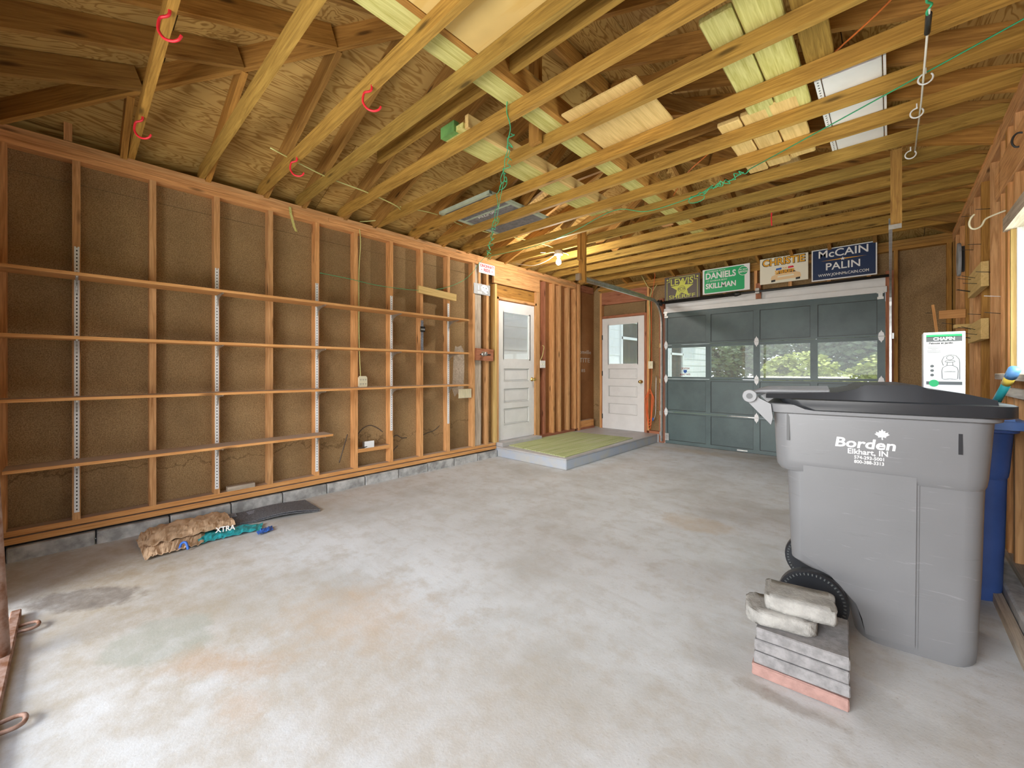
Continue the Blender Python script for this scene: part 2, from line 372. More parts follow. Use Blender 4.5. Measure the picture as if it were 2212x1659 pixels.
def box(name, x0, x1, y0, y1, z0, z1, mat, parent=None, bev=0.0, **props):
    """axis-aligned box whose local X is its longest side (so grain runs along it)"""
    dx, dy, dz = x1 - x0, y1 - y0, z1 - z0; c = ((x0 + x1) / 2, (y0 + y1) / 2, (z0 + z1) / 2)
    if dz >= dx and dz >= dy:
        return beam(name, (c[0], c[1], z0), (c[0], c[1], z1), dy, dx, mat, parent, up=(1, 0, 0), bev=bev, **props)
    if dy > dx:
        return beam(name, (c[0], y0, c[2]), (c[0], y1, c[2]), dx, dz, mat, parent, bev=bev, **props)
    return beam(name, (x0, c[1], c[2]), (x1, c[1], c[2]), dy, dz, mat, parent, bev=bev, **props)
def abox(name, x0, x1, y0, y1, z0, z1, mat, parent=None, bev=0.0, **props):
    """axis-aligned box, vertices in world axes around its own centre"""
    mw = Matrix.Translation(((x0 + x1) / 2, (y0 + y1) / 2, (z0 + z1) / 2))
    return put(name, matmesh(boxmesh(x1 - x0, y1 - y0, z1 - z0, bev), mat), None, parent, mw, **props)
def frame_at(t):
    t = t.normalized(); a = Vector((0, 0, 1)) if abs(t.z) < 0.9 else Vector((1, 0, 0))
    n = t.cross(a).normalized(); return n, t.cross(n)
def smooth_path(pts, k=6):
    pts = [Vector(p) for p in pts]
    if len(pts) < 3: return pts
    out = []
    for i in range(len(pts) - 1):
        p0 = pts[max(i - 1, 0)]; p1 = pts[i]; p2 = pts[i + 1]; p3 = pts[min(i + 2, len(pts) - 1)]
        for j in range(k):
            t = j / k
            out.append(0.5 * ((2 * p1) + (p2 - p0) * t + (2 * p0 - 5 * p1 + 4 * p2 - p3) * t * t + (3 * p1 - p0 - 3 * p2 + p3) * t ** 3))
    out.append(pts[-1]); return out
def tube_bm(bm, pts, r, seg=6, closed=False):
    pts = [Vector(p) for p in pts]; rings = []; n = len(pts)
    pn = None
    for i, p in enumerate(pts):
        t = (pts[(i + 1) % n] - pts[i - 1]) if closed else (pts[min(i + 1, n - 1)] - pts[max(i - 1, 0)])
        if t.length < 1e-9: t = Vector((0, 0, 1))
        t.normalize()
        if pn is None: a, b = frame_at(t)
        else:
            a = pn - t * pn.dot(t); a = a.normalized() if a.length > 1e-6 else frame_at(t)[0]; b = t.cross(a)
        pn = a
        rr = r[i] if isinstance(r, (list, tuple)) else r
        rings.append([bm.verts.new(p + (a * math.cos(q) + b * math.sin(q)) * rr) for q in [2 * math.pi * s / seg for s in range(seg)]])
    for i in range(n if closed else n - 1):
        A, B = rings[i], rings[(i + 1) % n]
        for s in range(seg): bm.faces.new((A[s], A[(s + 1) % seg], B[(s + 1) % seg], B[s]))
    if not closed:
        bm.faces.new(rings[0][::-1]); bm.faces.new(rings[-1])
def tube(name, pts, r, mat, parent=None, seg=6, smooth=True, curve=True, closed=False, **props):
    bm = bmesh.new(); tube_bm(bm, smooth_path(pts) if curve and not closed else pts, r, seg, closed)
    return put(name, mesh_of(bm), mat, parent, smooth=smooth, **props)
def lathe_bm(bm, prof, seg=24, c=(0, 0, 0), axis='Z'):
    """prof: list of (radius, height)"""
    rings = []
    for r, h in prof:
        ring = []
        for s in range(seg):
            q = 2 * math.pi * s / seg; p = (r * math.cos(q), r * math.sin(q), h)
            if axis == 'Y': p = (p[0], p[2], p[1])
            if axis == 'X': p = (p[2], p[0], p[1])
            ring.append(bm.verts.new((c[0] + p[0], c[1] + p[1], c[2] + p[2])))
        rings.append(ring)
    for A, B in zip(rings, rings[1:]):
        for s in range(seg): bm.faces.new((A[s], A[(s + 1) % seg], B[(s + 1) % seg], B[s]))
    bm.faces.new(rings[0][::-1]); bm.faces.new(rings[-1])
def lathe(name, prof, mat, parent=None, seg=24, c=(0, 0, 0), axis='Z', smooth=True, **props):
    bm = bmesh.new(); lathe_bm(bm, prof, seg, c, axis); return put(name, mesh_of(bm), mat, parent, smooth=smooth, **props)
def prism_bm(bm, poly, h0, h1, fn):
    """extrude 2-D polygon between h0 and h1; fn(u, v, h) -> xyz"""
    a = [bm.verts.new(fn(u, v, h0)) for u, v in poly]; b = [bm.verts.new(fn(u, v, h1)) for u, v in poly]
    n = len(poly); bm.faces.new(a[::-1]); bm.faces.new(b)
    for i in range(n): bm.faces.new((a[i], a[(i + 1) % n], b[(i + 1) % n], b[i]))
def prism(name, poly, h0, h1, fn, mat, parent=None, **props):
    bm = bmesh.new(); prism_bm(bm, poly, h0, h1, fn); return put(name, mesh_of(bm), mat, parent, **props)
_txt = {}
def text_mesh(s, size, bold=0.0, shear=0.0, sx=1.0, align='CENTER', depth=0.0004):
    cu = bpy.data.curves.new('t', 'FONT'); cu.body = s; cu.size = size; cu.align_x = align; cu.align_y = 'CENTER'
    cu.offset = bold * size; cu.shear = shear; cu.extrude = depth; cu.resolution_u = 3
    o = bpy.data.objects.new('t', cu); COL.objects.link(o)
    me = bpy.data.meshes.new_from_object(o); bpy.data.objects.remove(o)
    for v in me.vertices: v.co.x *= sx
    me.materials.clear(); return me
def text(name, s, size, mw, mat, parent, **k):
    fw = k.pop('fit', None)
    me = text_mesh(s, size, **k)
    xs = [v.co.x for v in me.vertices]
    if fw and xs:
        f = fw / (max(xs) - min(xs)); c0 = (max(xs) + min(xs)) / 2
        for v in me.vertices: v.co.x = (v.co.x - c0) * f
    return put(name, me, mat, parent, mw)
def MY(x, y, z):   # text plane facing -Y (towards the camera), upright
    return Matrix.Translation((x, y, z)) @ Matrix.Rotation(math.pi / 2, 4, 'X')
def MX(x, y, z):   # text plane facing +X, reads along +Y
    return Matrix.Translation((x, y, z)) @ Matrix.Rotation(math.pi / 2, 4, 'Z') @ Matrix.Rotation(math.pi / 2, 4, 'X')
def star(r, r2=0.4, n=5, a0=90):
    return [((r if i % 2 == 0 else r * r2) * math.cos(math.radians(a0 + i * 180 / n)), (r if i % 2 == 0 else r * r2) * math.sin(math.radians(a0 + i * 180 / n))) for i in range(2 * n)]

XL, YG, XR, YN = -4.16, 6.83, 0.519, -0.34
ZS, ZP, ZJ = 0.19, 2.697, 2.817     # stud foot, plate underside, joist underside
SW = 0.040

# ------------------------------------------------------------------ ground, floor
floor = abox('floor', -4.27, 0.63, -1.2, 6.93, -0.15, 0.0, 'floor'); floor['kind'] = 'structure'
# its vertices are centred; give the stain texture world metres by moving the mesh instead of the object
for v in floor.data.vertices: v.co += Vector((-1.82, 2.865, -0.075))
floor.matrix_basis = Matrix.Identity(4)

# ------------------------------------------------------------------ wall_left
wl = abox('wall_left', -4.300, -4.272, YN - 0.1, 6.94, 0.0, 0.10, 'block'); wl['kind'] = 'structure'
DY0, DY1, DZ0, DZ1 = 4.175, 5.035, 0.195, 2.262        # left door opening
def sheath_left(y0, y1, z0, z1, mat='fibre'):
    o = abox('panel', -4.270, -4.252, y0 + 0.0015, y1 - 0.0015, z0 + 0.0015, z1 - 0.0015, mat, wl)
    return o
# fibreboard in sheets: a horizontal seam at 2.56 m, butt joints on the studs
ys = [YN - 0.1, 1.23, 2.46, 3.71, DY0]
for a, b_ in zip(ys, ys[1:]):
    for z0, z1 in ((0.10, 2.56), (2.56, 2.83)):
        me_o = put('panel', (lambda bm: (bbox(bm, -4.270, -4.252, a + .0015, b_ - .0015, z0 + .0015, z1 - .0015), mesh_of(bm))[1])(bmesh.new()), 'fibre', wl)
for z0, z1, y0, y1 in ((DZ1, 2.83, DY0, DY1), (0.10, DZ0, DY0, DY1), (0.10, 2.83, DY1, 5.98), (0.10, 2.83, 5.98, 6.94)):
    put('panel', (lambda bm: (bbox(bm, -4.270, -4.252, y0 + .0015, y1 - .0015, z0 + .0015, z1 - .0015), mesh_of(bm))[1])(bmesh.new()),
        'fibre_red' if y0 >= DY1 else 'fibre', wl)
# block foundation course, each block its own piece, with the painted stub at the near end
y = -0.30; i = 0
while y < 4.12:
    y2 = min(y + 0.405, 4.125); jit = (R() - .5) * 0.012
    abox('block', -4.25, -4.125 + jit, y + 0.004, y2 - 0.004, -0.01, 0.094 + (R() - .5) * 0.006, 'block', wl, bev=0.006)
    y = y2
abox('block', -4.25, -4.10, YN, -0.304, -0.01, 0.085, 'block', wl, bev=0.01)
box('sill_gap', -4.23, -4.165, -0.33, 4.12, 0.092, 0.108, 'dark', wl)
# sole plates (two boards) and three top plates
box('sole_plate', -4.25, -4.148, -0.33, 4.13, 0.108, 0.148, 'shelf', wl, bev=0.002)
box('sole_plate', -4.25, -4.162, -0.33, 4.135, 0.155, 0.193, 'shelf', wl, bev=0.002)
box('sole_plate', -4.25, XL, 5.05, 6.80, 0.14, 0.178, 'red_wood', wl)
for k, (a, b_) in enumerate(((2.697, 2.736), (2.737, 2.776), (2.777, 2.816))):
    cuts = ([YN, 2.9, 6.17], [YN, 1.75, 4.6, 6.15], [YN, 3.4, 6.16])[k]
    for c0, c1 in zip(cuts, cuts[1:]): box('top_plate', -4.25, XL + (0, .003, .0)[k], c0 + .001, c1 - .001, a, b_, 'stud', wl)
box('top_plate', -4.25, -4.20, 6.17, 6.83, 2.70, 2.816, 'red_wood', wl)
LST = [-0.318, 0.01, 0.412, 0.82, 1.226, 1.64, 2.04, 2.46, 2.868, 3.28, 3.71, 3.966]
for yc in LST: box('stud', -4.25, XL, yc - SW / 2, yc + SW / 2, ZS, ZP, 'stud', wl)
box('stud', -4.25, XL, 4.115, 4.155, ZS, 2.48, 'pale', wl)
for yc in (5.075, 5.115): box('stud', -4.25, XL, yc - .02, yc + .018, 0.14, 2.49 if yc < 5.1 else ZP, 'stud', wl)
for yc in (5.285, 5.51, 5.70, 5.96): box('stud', -4.25 if yc != 5.70 else -4.25, XL if yc != 5.285 else -4.175, yc - SW / 2, yc + SW / 2, 0.178, ZP, 'stud' if yc != 5.285 else 'red_wood', wl)
box('corner_stud', -4.25, XL, 6.15, 6.19, 0.14, 2.80, 'stud', wl); box('corner_stud', -4.25, -4.15, 6.24, 6.30, 0.14, 2.80, 'stud', wl)
box('corner_block', -4.25, -4.17, 6.30, 6.79, 0.14, 0.30, 'shelf', wl)
# header over the left door, recessed board and casing
box('header', -4.19, XL + .004, 4.09, 5.13, 2.492, 2.694, 'stud', wl)
box('cripple_board', -4.225, -4.21, 4.14, 5.06, 2.312, 2.49, 'rafter', wl)
# sisal filler boards between the double studs, weathered board, red plank with lock
box('filler_board', -4.235, -4.18, 3.735, 3.86, 0.195, 2.69, 'grey_wood', wl)
box('cleat', -4.235, -4.165, 3.735, 3.945, 2.395, 2.435, 'stud', wl)
box('cripple_stud', -4.24, -4.165, 3.80, 3.84, 2.435, 2.693, 'stud', wl)
prism('glue_patch', [(3.41, .98), (3.45, .88), (3.50, .93), (3.55, .86), (3.60, .92), (3.62, 1.3), (3.61, 1.50), (3.56, 1.57), (3.50, 1.545), (3.46, 1.56), (3.43, 1.40), (3.42, 1.2)], -4.2522, -4.2508, lambda u, v, h: (h, u, v), 'grey_wood', wl)
for P_ in ([(2.07, .40), (2.09, .50), (2.15, .585), (2.24, .62), (2.33, .585), (2.40, .53)], [(2.50, .36), (2.52, .44), (2.58, .47), (2.65, .43), (2.72, .425)], [(2.50, .21), (2.54, .30), (2.60, .345), (2.55, .31), (2.52, .25)], [(2.92, .42), (3.02, .45), (3.12, .47), (3.2, .52)], [(1.90, .26), (1.95, .42), (1.99, .55)]):
    tube('water_line', [(-4.2525, a, b_) for a, b_ in P_], .006, 'p_brown', wl, 4)
box('fire_block', -4.25, XL + .002, 2.062, 2.438, 0.352, 0.392, 'shelf', wl)

for s_, sz, yc, zc, fw in (('onville', .105, 6.62, 1.577, .40), ('TITE', .12, 6.60, 1.42, .36), ('85', .08, 6.55, 1.225, .13)):
    text('printed_lettering', s_, sz, Matrix.Translation((-4.2508, yc, zc)) @ Matrix.Rotation(math.pi / 2, 4, 'Z') @ Matrix.Rotation(math.pi / 2, 4, 'X'), 'p_letter', wl, fit=fw)

# ------------------------------------------------------------------ wall_far
wf = abox('wall_far', -4.27, 0.63, 6.945, 6.97, 2.50, 2.82, 'block'); wf['kind'] = 'structure'
D2 = (-4.025, -3.172, 0.139, 2.215)
GX0, GX1, GZ = -2.815, -0.025, 2.26
def sheath_far(x0, x1, z0, z1, mat='fibre'):
    bm = bmesh.new(); bbox(bm, x0 + .001, x1 - .001, 6.922, 6.942, z0, z1); put('panel', mesh_of(bm), mat, wf)
sheath_far(-4.27, D2[0], 0.14, 2.83); sheath_far(D2[0], D2[1], D2[3] + .02, 2.83); sheath_far(D2[1], GX0 - .02, 0.0, 2.83)
sheath_far(GX0 - .02, -1.4, GZ, 2.83); sheath_far(-1.4, GX1 + .02, GZ, 2.83); sheath_far(GX1 + .02, 0.63, 1.37, 2.83); sheath_far(GX1 + .02, 0.63, 0.0, 1.37)
FY0 = YG + 0.003
for k, (a, b_) in enumerate(((2.700, 2.738), (2.740, 2.778), (2.780, 2.817))):
    cuts = ([-4.05, -1.9, 0.53], [-4.10, -2.81, -0.9, 0.55], [-4.06, -2.0, 0.53])[k]
    for c0, c1 in zip(cuts, cuts[1:]): box('top_plate', c0 + .001, c1 - .001, FY0 + .001, 6.92, a, b_, 'rafter', wf)
for xc, m_ in ((-4.045, 'stud'), (-3.105, 'stud'), (0.495, 'rafter')):
    box('stud', xc - .02, xc + .02, FY0, 6.92, 0.14 if xc < 0 else 0.04, 2.70, m_, wf)
box('stud', -3.172, -3.13, FY0 - .002, 6.92, 0.14, 2.25, 'red_wood', wf)
box('stud', -2.90, -2.822, FY0 - .01, 6.92, 0.0, 2.46, 'red_wood', wf)
box('stud', -0.044, 0.03, FY0 - .01, 6.92, 0.0, 2.46, 'red_wood', wf)
box('stud', 0.03, 0.068, FY0, 6.92, 0.04, 2.70, 'rafter', wf)
box('sole_plate', -3.13, -2.90, FY0, 6.92, 0.14, 0.18, 'red_wood', wf)
box('sole_plate', 0.03, 0.53, FY0, 6.92, 0.0, 0.04, 'red_wood', wf)
for xc in (-2.72, -2.30, -1.88, -1.455, -1.03, -0.60, -0.20): box('cripple_stud', xc - .02, xc + .02, FY0 + .005, 6.92, 2.39, 2.70, 'stud', wf)
box('header', -4.02, -3.13, FY0 - .001, 6.90, 2.465, 2.70, 'red_wood', wf)
box('header_board', -4.00, -3.175, 6.885, 6.90, 2.262, 2.465, 'fibre', wf)
box('centre_bearing_plank', -1.44, -1.375, 6.775, 6.80, 2.276, 2.50, 'red_wood', wf)
# white painted header boards over the sectional door
box('header_board', -2.80, -0.035, 6.838, 6.868, 2.276, 2.385, 'white', wf, bev=.002)
box('header_board', -2.81, -0.030, 6.802, 6.830, 2.198, 2.272, 'white', wf, bev=.002)

# ------------------------------------------------------------------ wall_right
wr_ = abox('wall_right', 0.63, 0.655, YN - 0.1, 6.94, 0.0, 0.08, 'block'); wr_['kind'] = 'structure'
WY0, WY1, WZ0, WZ1 = 2.30, 3.82, 1.215, 2.072
def sheath_right(y0, y1, z0, z1):
    bm = bmesh.new(); bbox(bm, 0.611, 0.628, y0 + .0015, y1 - .0015, z0, z1); put('panel', mesh_of(bm), 'fibre', wr_)
sheath_right(YN - .1, 1.1, .05, 2.83); sheath_right(1.1, WY0, .05, 2.83); sheath_right(WY0, WY1, .05, WZ0 - .02); sheath_right(WY0, WY1, WZ1 + .02, 2.83)
sheath_right(WY1, 5.22, .05, 2.83); sheath_right(5.22, 6.94, .05, 2.83)
RST = [-0.318, 0.09, 0.49, 0.9, 1.3, 1.7, 2.1, 2.28, 3.84, 3.882, 4.055, 4.42, 4.825, 5.215, 5.46, 5.74, 6.15, 6.52, 6.78]
for k, yc in enumerate(RST): box('stud', XR, 0.61, yc - .02, yc + .02, 0.14, ZP, 'stud' if k % 3 else 'rafter', wr_)
for yc in (2.62, 2.98, 3.34, 3.66):
    box('cripple_stud', XR, 0.61, yc - .02, yc + .02, 0.14, 1.08, 'stud', wr_)
    box('cripple_stud', XR, 0.61, yc - .02, yc + .02, 2.16, 2.36, 'stud', wr_)
    box('cripple_stud', XR, 0.61, yc - .02, yc + .02, 2.585, ZP, 'stud', wr_)
box('header', XR - .003, 0.56, 2.25, 4.21, 2.362, 2.584, 'stud', wr_, bev=.002)
for k, (a, b_) in enumerate(((2.697, 2.736), (2.737, 2.776), (2.777, 2.816))):
    cuts = ([YN, 3.0, 6.83], [YN, 2.2, 5.0, 6.83], [YN, 4.1, 6.83])[k]
    for c0, c1 in zip(cuts, cuts[1:]): box('top_plate', XR, 0.61, c0 + .001, c1 - .001, a, b_, 'stud', wr_)
box('sole_plate', XR - .01, 0.61, YN, 6.83, 0.10, 0.14, 'grey_wood', wr_)
box('curb', 0.44, 0.61, YN, 6.80, -0.01, 0.10, 'block', wr_, bev=.01)
box('kick_board', 0.40, 0.435, 1.6, 6.2, 0.0, 0.05, 'grey_wood', wr_)

# ------------------------------------------------------------------ wall_near: framing round the open bay behind the camera
wn_ = abox('wall_near', -4.27, 0.63, YN - .115, YN - .095, 2.72, 2.83, 'block'); wn_['kind'] = 'structure'
for x0, x1, z0, z1 in ((-4.27, -3.30, 0.0, 2.72), (-3.30, 0.30, 2.25, 2.72), (0.30, 0.63, 0.0, 2.72)):
    bm = bmesh.new(); bbox(bm, x0, x1, YN - .115, YN - .097, z0, z1); put('panel', mesh_of(bm), 'fibre', wn_)
for xc in (-4.05, -3.65, -3.34, 0.34, 0.50): box('stud', xc - .02, xc + .02, YN - .095, YN - .005, 0.1, 2.70, 'stud', wn_)
box('header', -3.36, 0.36, YN - .095, YN - .005, 2.26, 2.50, 'stud', wn_)
box('top_plate', -4.15, 0.50, YN - .095, YN - .005, 2.70, 2.816, 'stud', wn_)

# ------------------------------------------------------------------ ceiling: joists, hip roof, deck
ce = empty('ceiling', (-1.82, 3.2, 2.9)); ce['kind'] = 'structure'
PIT = 0.35; XC = (XL + XR) / 2; RY0, RY1 = YN + (XR - XL) / 2, YG - (XR - XL) / 2
RH = 0.135
def zb(d): return 2.80 + PIT * d            # underside of a rafter at distance d inside its plate
JY = [0.291, 0.716, 1.146, 1.471, 1.881, 2.291] + [0.299 + 0.4066 * n for n in range(6, 16)]
def joist_poly(x0, x1, z0, z1):
    c0 = 0.02; return [(x0, z0), (x1, z0), (x1, z0 + c0 + .02), (x1 - .10, z1), (x0 + .10, z1), (x0, z0 + c0 + .02)]
jm = None
for k, y in enumerate(JY):
    L = XR - XL + .16
    if jm is None:
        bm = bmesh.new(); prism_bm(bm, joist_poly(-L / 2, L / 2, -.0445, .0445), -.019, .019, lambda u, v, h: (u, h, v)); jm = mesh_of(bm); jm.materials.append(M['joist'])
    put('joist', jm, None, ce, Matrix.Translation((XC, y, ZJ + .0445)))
def slope_board(name, a, b_, wy, mat, h=RH):
    """rafter whose underside runs from a to b_ (points on the underside)"""
    a, b_ = Vector(a), Vector(b_); d = (b_ - a).normalized(); up = (Vector((0, 0, 1)) - d * d.z).normalized()
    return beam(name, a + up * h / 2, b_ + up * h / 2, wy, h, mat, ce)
half = (XR - XL) / 2
for k, y in enumerate(JY + [JY[-1] + .36]):
    yr = y + 0.042 if k % 5 else y - 0.042
    dmax = min(half, yr - YN, YG - yr) - .02
    if dmax < 0.15: continue
    for s in (-1, 1):
        x0 = XL if s < 0 else XR
        slope_board('rafter', (x0 + s * 0.28, yr, zb(-0.28)), (x0 - s * dmax, yr, zb(dmax)), .038, 'rafter')
# jack rafters of the two hipped ends
for xr in (-3.50, -3.056, -2.64, -2.23, -1.82, -1.41, -1.0, -0.585, -0.14):
    d = min(xr - XL, XR - xr) - .02
    slope_board('jack_rafter', (xr, YN - .28, zb(-.28)), (xr, YN + d, zb(d)), .038, 'rafter')
    slope_board('jack_rafter', (xr, YG + .28, zb(-.28)), (xr, YG - d, zb(d)), .038, 'rafter')
for xs, s in ((XL, 1), (XR, -1)):
    slope_board('hip_rafter', (xs - s * .25, YN - .25, zb(-.25)), (XC, RY0, zb(half)), .038, 'rafter', .14)
    slope_board('hip_rafter', (xs - s * .25, YG + .25, zb(-.25)), (XC, RY1, zb(half)), .038, 'rafter', .14)
box('ridge_board', XC - .019, XC + .019, RY0 - .05, RY1 + .05, zb(half) - .01, zb(half) + .13, 'rafter', ce)
# posts from the ridge down to the strongback, and the strongback itself
for y, zb_ in ((2.235, 2.845), (4.10, 2.90)): box('post', XC - .075, XC + .015, y - .02, y + .02, zb_, zb(half), 'rafter', ce)
box('post', XC - .045, XC + .045, 3.30, 3.34, 2.99, zb(half), 'rafter', ce)
box('strongback', -1.78, -1.64, 0.2, 5.2, 2.908, 2.946, 'green_wood', ce)
box('strongback', -1.64, -1.602, 0.2, 5.2, 2.908, 3.045, 'rafter', ce)
# ties and struts up in the attic
box('collar_tie', -3.1, -0.5, 1.70, 1.738, 2.95, 3.039, 'joist', ce)
for y in (2.74, 3.55, 4.37):
    beam('collar_tie', (-2.75, y + .06, 3.28), (-0.9, y + .06, 3.28), .038, .09, 'rafter', ce)
for y in (3.14, 3.96, 4.77, 5.18):
    beam('strut', (-2.9, y + .06, 2.93), (-2.2, y + .06, zb(1.9)), .038, .09, 'rafter', ce)
    beam('strut', (-0.7, y + .06, 2.93), (-1.4, y + .06, zb(1.85)), .038, .09, 'rafter', ce)
box('cripple_stud', -4.25, XL, -0.05, -0.01, 2.82, 2.98, 'stud', ce)
# hangers for the overhead tracks
box('track_hanger', -2.845, -2.755, 4.28, 4.318, 2.325, 2.95, 'rafter', ce)
box('track_hanger', 0.0, 0.062, 4.09, 4.128, 2.285, 2.85, 'rafter', ce)
box('track_hanger', -2.84, -2.80, 4.24, 4.28, 2.60, 2.95, 'rafter', ce)

# plywood deck panels: a polygon per sheet, clipped to each roof plane
def clip(poly, nx, ny, d):
    out = []
    for i, p in enumerate(poly):
        q = poly[(i + 1) % len(poly)]; a = nx * p[0] + ny * p[1] - d; b_ = nx * q[0] + ny * q[1] - d
        if a <= 0: out.append(p)
        if (a < 0 < b_) or (b_ < 0 < a):
            t = a / (a - b_); out.append((p[0] + (q[0] - p[0]) * t, p[1] + (q[1] - p[1]) * t))
    return out
def deck(fn, length, e0, first=1.2):
    """s along the eave 0..length, d up the slope (plan distance inside the plate)"""
    row = 0; d0 = -.42
    while d0 < half:
        d1 = min(d0 + 1.15, half); s = -.42 - (1.22 if row % 2 else 0)
        while s < length + .42:
            g = .0025
            poly = [(s + g, d0 + g), (s + 2.44 - g, d0 + g), (s + 2.44 - g, d1 - g), (s + g, d1 - g)]
            poly = clip(poly, -1, 1, 0)                 # d <= s
            poly = clip(poly, 1, 1, length) if poly else poly
            if len(poly) >= 3:
                bm = bmesh.new(); prism_bm(bm, poly, 0.0, 0.013, lambda u, v, h: fn(u, v, h))
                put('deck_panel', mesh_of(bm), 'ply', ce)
            s += 2.44
        d0 += 1.15; row += 1
RT = RH / math.cos(math.atan(PIT)) + .002
deck(lambda s, d, h: (XL + d, YN + s, zb(d) + RT + h), YG - YN, 0)
deck(lambda s, d, h: (XR - d, YG - s, zb(d) + RT + h), YG - YN, 0)
deck(lambda s, d, h: (XR - s, YN + d, zb(d) + RT + h), XR - XL, 0)
deck(lambda s, d, h: (XL + s, YG - d, zb(d) + RT + h), XR - XL, 0)
# roofing felt added over the sheets so no light leaks through their joints
def felt(fn, length):
    e = .44; bm = bmesh.new(); poly = [(-e, -e), (length + e, -e), (length - half, half), (half, half)] if length > 2 * half + .01 else [(-e, -e), (length + e, -e), (half, half)]
    prism_bm(bm, poly, .0135, .018, lambda u, v, h: fn(u, v, h)); put('added_felt_layer', mesh_of(bm), 'p_black', ce)
felt(lambda s, d, h: (XL + d, YN + s, zb(d) + RT + h), YG - YN)
felt(lambda s, d, h: (XR - d, YG - s, zb(d) + RT + h), YG - YN)
felt(lambda s, d, h: (XR - s, YN + d, zb(d) + RT + h), XR - XL)
felt(lambda s, d, h: (XL + s, YG - d, zb(d) + RT + h), XR - XL)
# closed eaves, added to keep light from leaking in over the plates
for x0, x1, y0, y1 in ((-4.62, -4.60, YN - .46, YG + .46), (0.96, 0.98, YN - .46, YG + .46), (-4.6, .96, YN - .46, YN - .44), (-4.6, .96, YG + .44, YG + .46)):
    box('added_fascia', x0, x1, y0, y1, 2.55, 2.80, 'white', ce)
for x0, x1, y0, y1 in ((-4.60, -4.30, YN - .44, YG + .44), (0.66, 0.96, YN - .44, YG + .44), (-4.30, 0.66, YN - .44, YN - .12), (-4.30, 0.66, YG + .14, YG + .44)):
    box('added_soffit', x0, x1, y0, y1, 2.58, 2.60, 'white', ce)

# ------------------------------------------------------------------ doors
def panel_door(name, w_, h_, glass, panels, hinge_side):
    """door in a local frame: x 0..w across, z 0..h up, face towards -y"""
    d = empty(name, (0, 0, 0)); d['kind'] = 'structure'
    t = .035
    gx0, gx1, gz0, gz1 = glass
    def bb(bm, *a): bbox(bm, *a)
    bm = bmesh.new()
    zs = sorted(panels)                                  # (z0, z1, x0, x1)
    x0, x1 = panels[0][2], panels[0][3]
    bb(bm, 0, x0, 0, t, 0, h_); bb(bm, x1, w_, 0, t, 0, h_)
    edges = [(0, zs[0][0])] + [(zs[i][1], zs[i + 1][0]) for i in range(len(zs) - 1)] + [(zs[-1][1], gz0), (gz1, h_)]
    for a, b_ in edges: bb(bm, x0, x1, 0, t, a, b_)
    if gx0 > x0: bb(bm, x0, gx0, 0, t, gz0, gz1)
    if gx1 < x1: bb(bm, gx1, x1, 0, t, gz0, gz1)
    put('door_leaf', mesh_of(bm), 'white', d)
    for a, b_, c0, c1 in zs:
        bm = bmesh.new(); bb(bm, c0 - .004, c1 + .004, .022, t, a - .004, b_ + .004)
        v = bbox(bm, c0 + .032, c1 - .032, .012, .024, a + .032, b_ - .032)
        put('door_panel', mesh_of(bm), 'white', d)
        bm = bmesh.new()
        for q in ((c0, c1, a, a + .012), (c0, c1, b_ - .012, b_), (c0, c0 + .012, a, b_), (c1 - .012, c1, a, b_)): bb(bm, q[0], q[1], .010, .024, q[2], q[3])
        put('moulding', mesh_of(bm), 'greyed', d)  # strips coloured darker to stand in for shade in the panel grooves
    bm = bmesh.new(); bb(bm, gx0, gx1, .016, .019, gz0, gz1); put('glass_pane', mesh_of(bm), 'glass', d)
    bm = bmesh.new()
    for q in ((gx0, gx1, gz0, gz0 + .014), (gx0, gx1, gz1 - .014, gz1), (gx0, gx0 + .014, gz0, gz1), (gx1 - .014, gx1, gz0, gz1)): bb(bm, q[0], q[1], .0, .016, q[2], q[3])
    put('glazing_bead', mesh_of(bm), 'white', d)
    kx = w_ - .055 if hinge_side == 'l' else .055
    lathe('knob', [(.032, 0.0), (.033, -.006), (.014, -.012), (.013, -.035), (.024, -.042), (.029, -.055), (.026, -.068), (.012, -.075)], 'brass', d, 20, (kx, 0, .885), 'Y')
    hx = -.002 if hinge_side == 'l' else w_ + .002
    for hz in (.22, h_ * .5, h_ - .35):
        bm = bmesh.new(); bb(bm, hx - .012, hx + .012, -.006, .004, hz - .045, hz + .045); tube_bm(bm, [(hx, -.006, hz - .045), (hx, -.006, hz + .045)], .006, 8)
        put('hinge', mesh_of(bm), 'dark_metal', d)
    return d
# door_1 in the left wall: local x -> +Y, local -y -> +X
d1 = panel_door('door_1', 0.825, 2.05, (.115, .735, 1.185, 1.905), [(.21, .46, .13, .70), (.54, .755, .13, .70), (.855, 1.055, .13, .70)], 'l')
d1.matrix_basis = Matrix.Translation((-4.185, 4.195, 0.205)) @ Matrix.Rotation(math.pi / 2, 4, 'Z')
for nm, y0, y1, z0, z1 in (('jamb', 4.157, 4.190, .195, 2.30), ('jamb', 5.024, 5.052, .195, 2.30), ('jamb', 4.157, 5.052, 2.268, 2.305)):
    box(nm, -4.25, -4.158, y0, y1, z0, z1, 'stud', wl)
box('door_stop', -4.222, -4.20, 5.00, 5.024, .205, 2.268, 'stud', wl)
# door_2 in the far wall beside the sectional door
d2 = panel_door('door_2', 0.835, 2.06, (.12, .72, 1.195, 1.945), [(.275, .475, .13, .705), (.60, .80, .13, .705), (.93, 1.12, .13, .705)], 'l')
d2.matrix_basis = Matrix.Translation((-4.015, 6.845, 0.145))
for x0, x1, z0, z1 in ((-4.045 + .02, -4.018, .14, 2.25), (-3.178, -3.172, .14, 2.25), (-4.025, -3.172, 2.213, 2.255)):
    box('jamb', x0, x1, 6.84, 6.92, z0, z1, 'red_wood', wf)

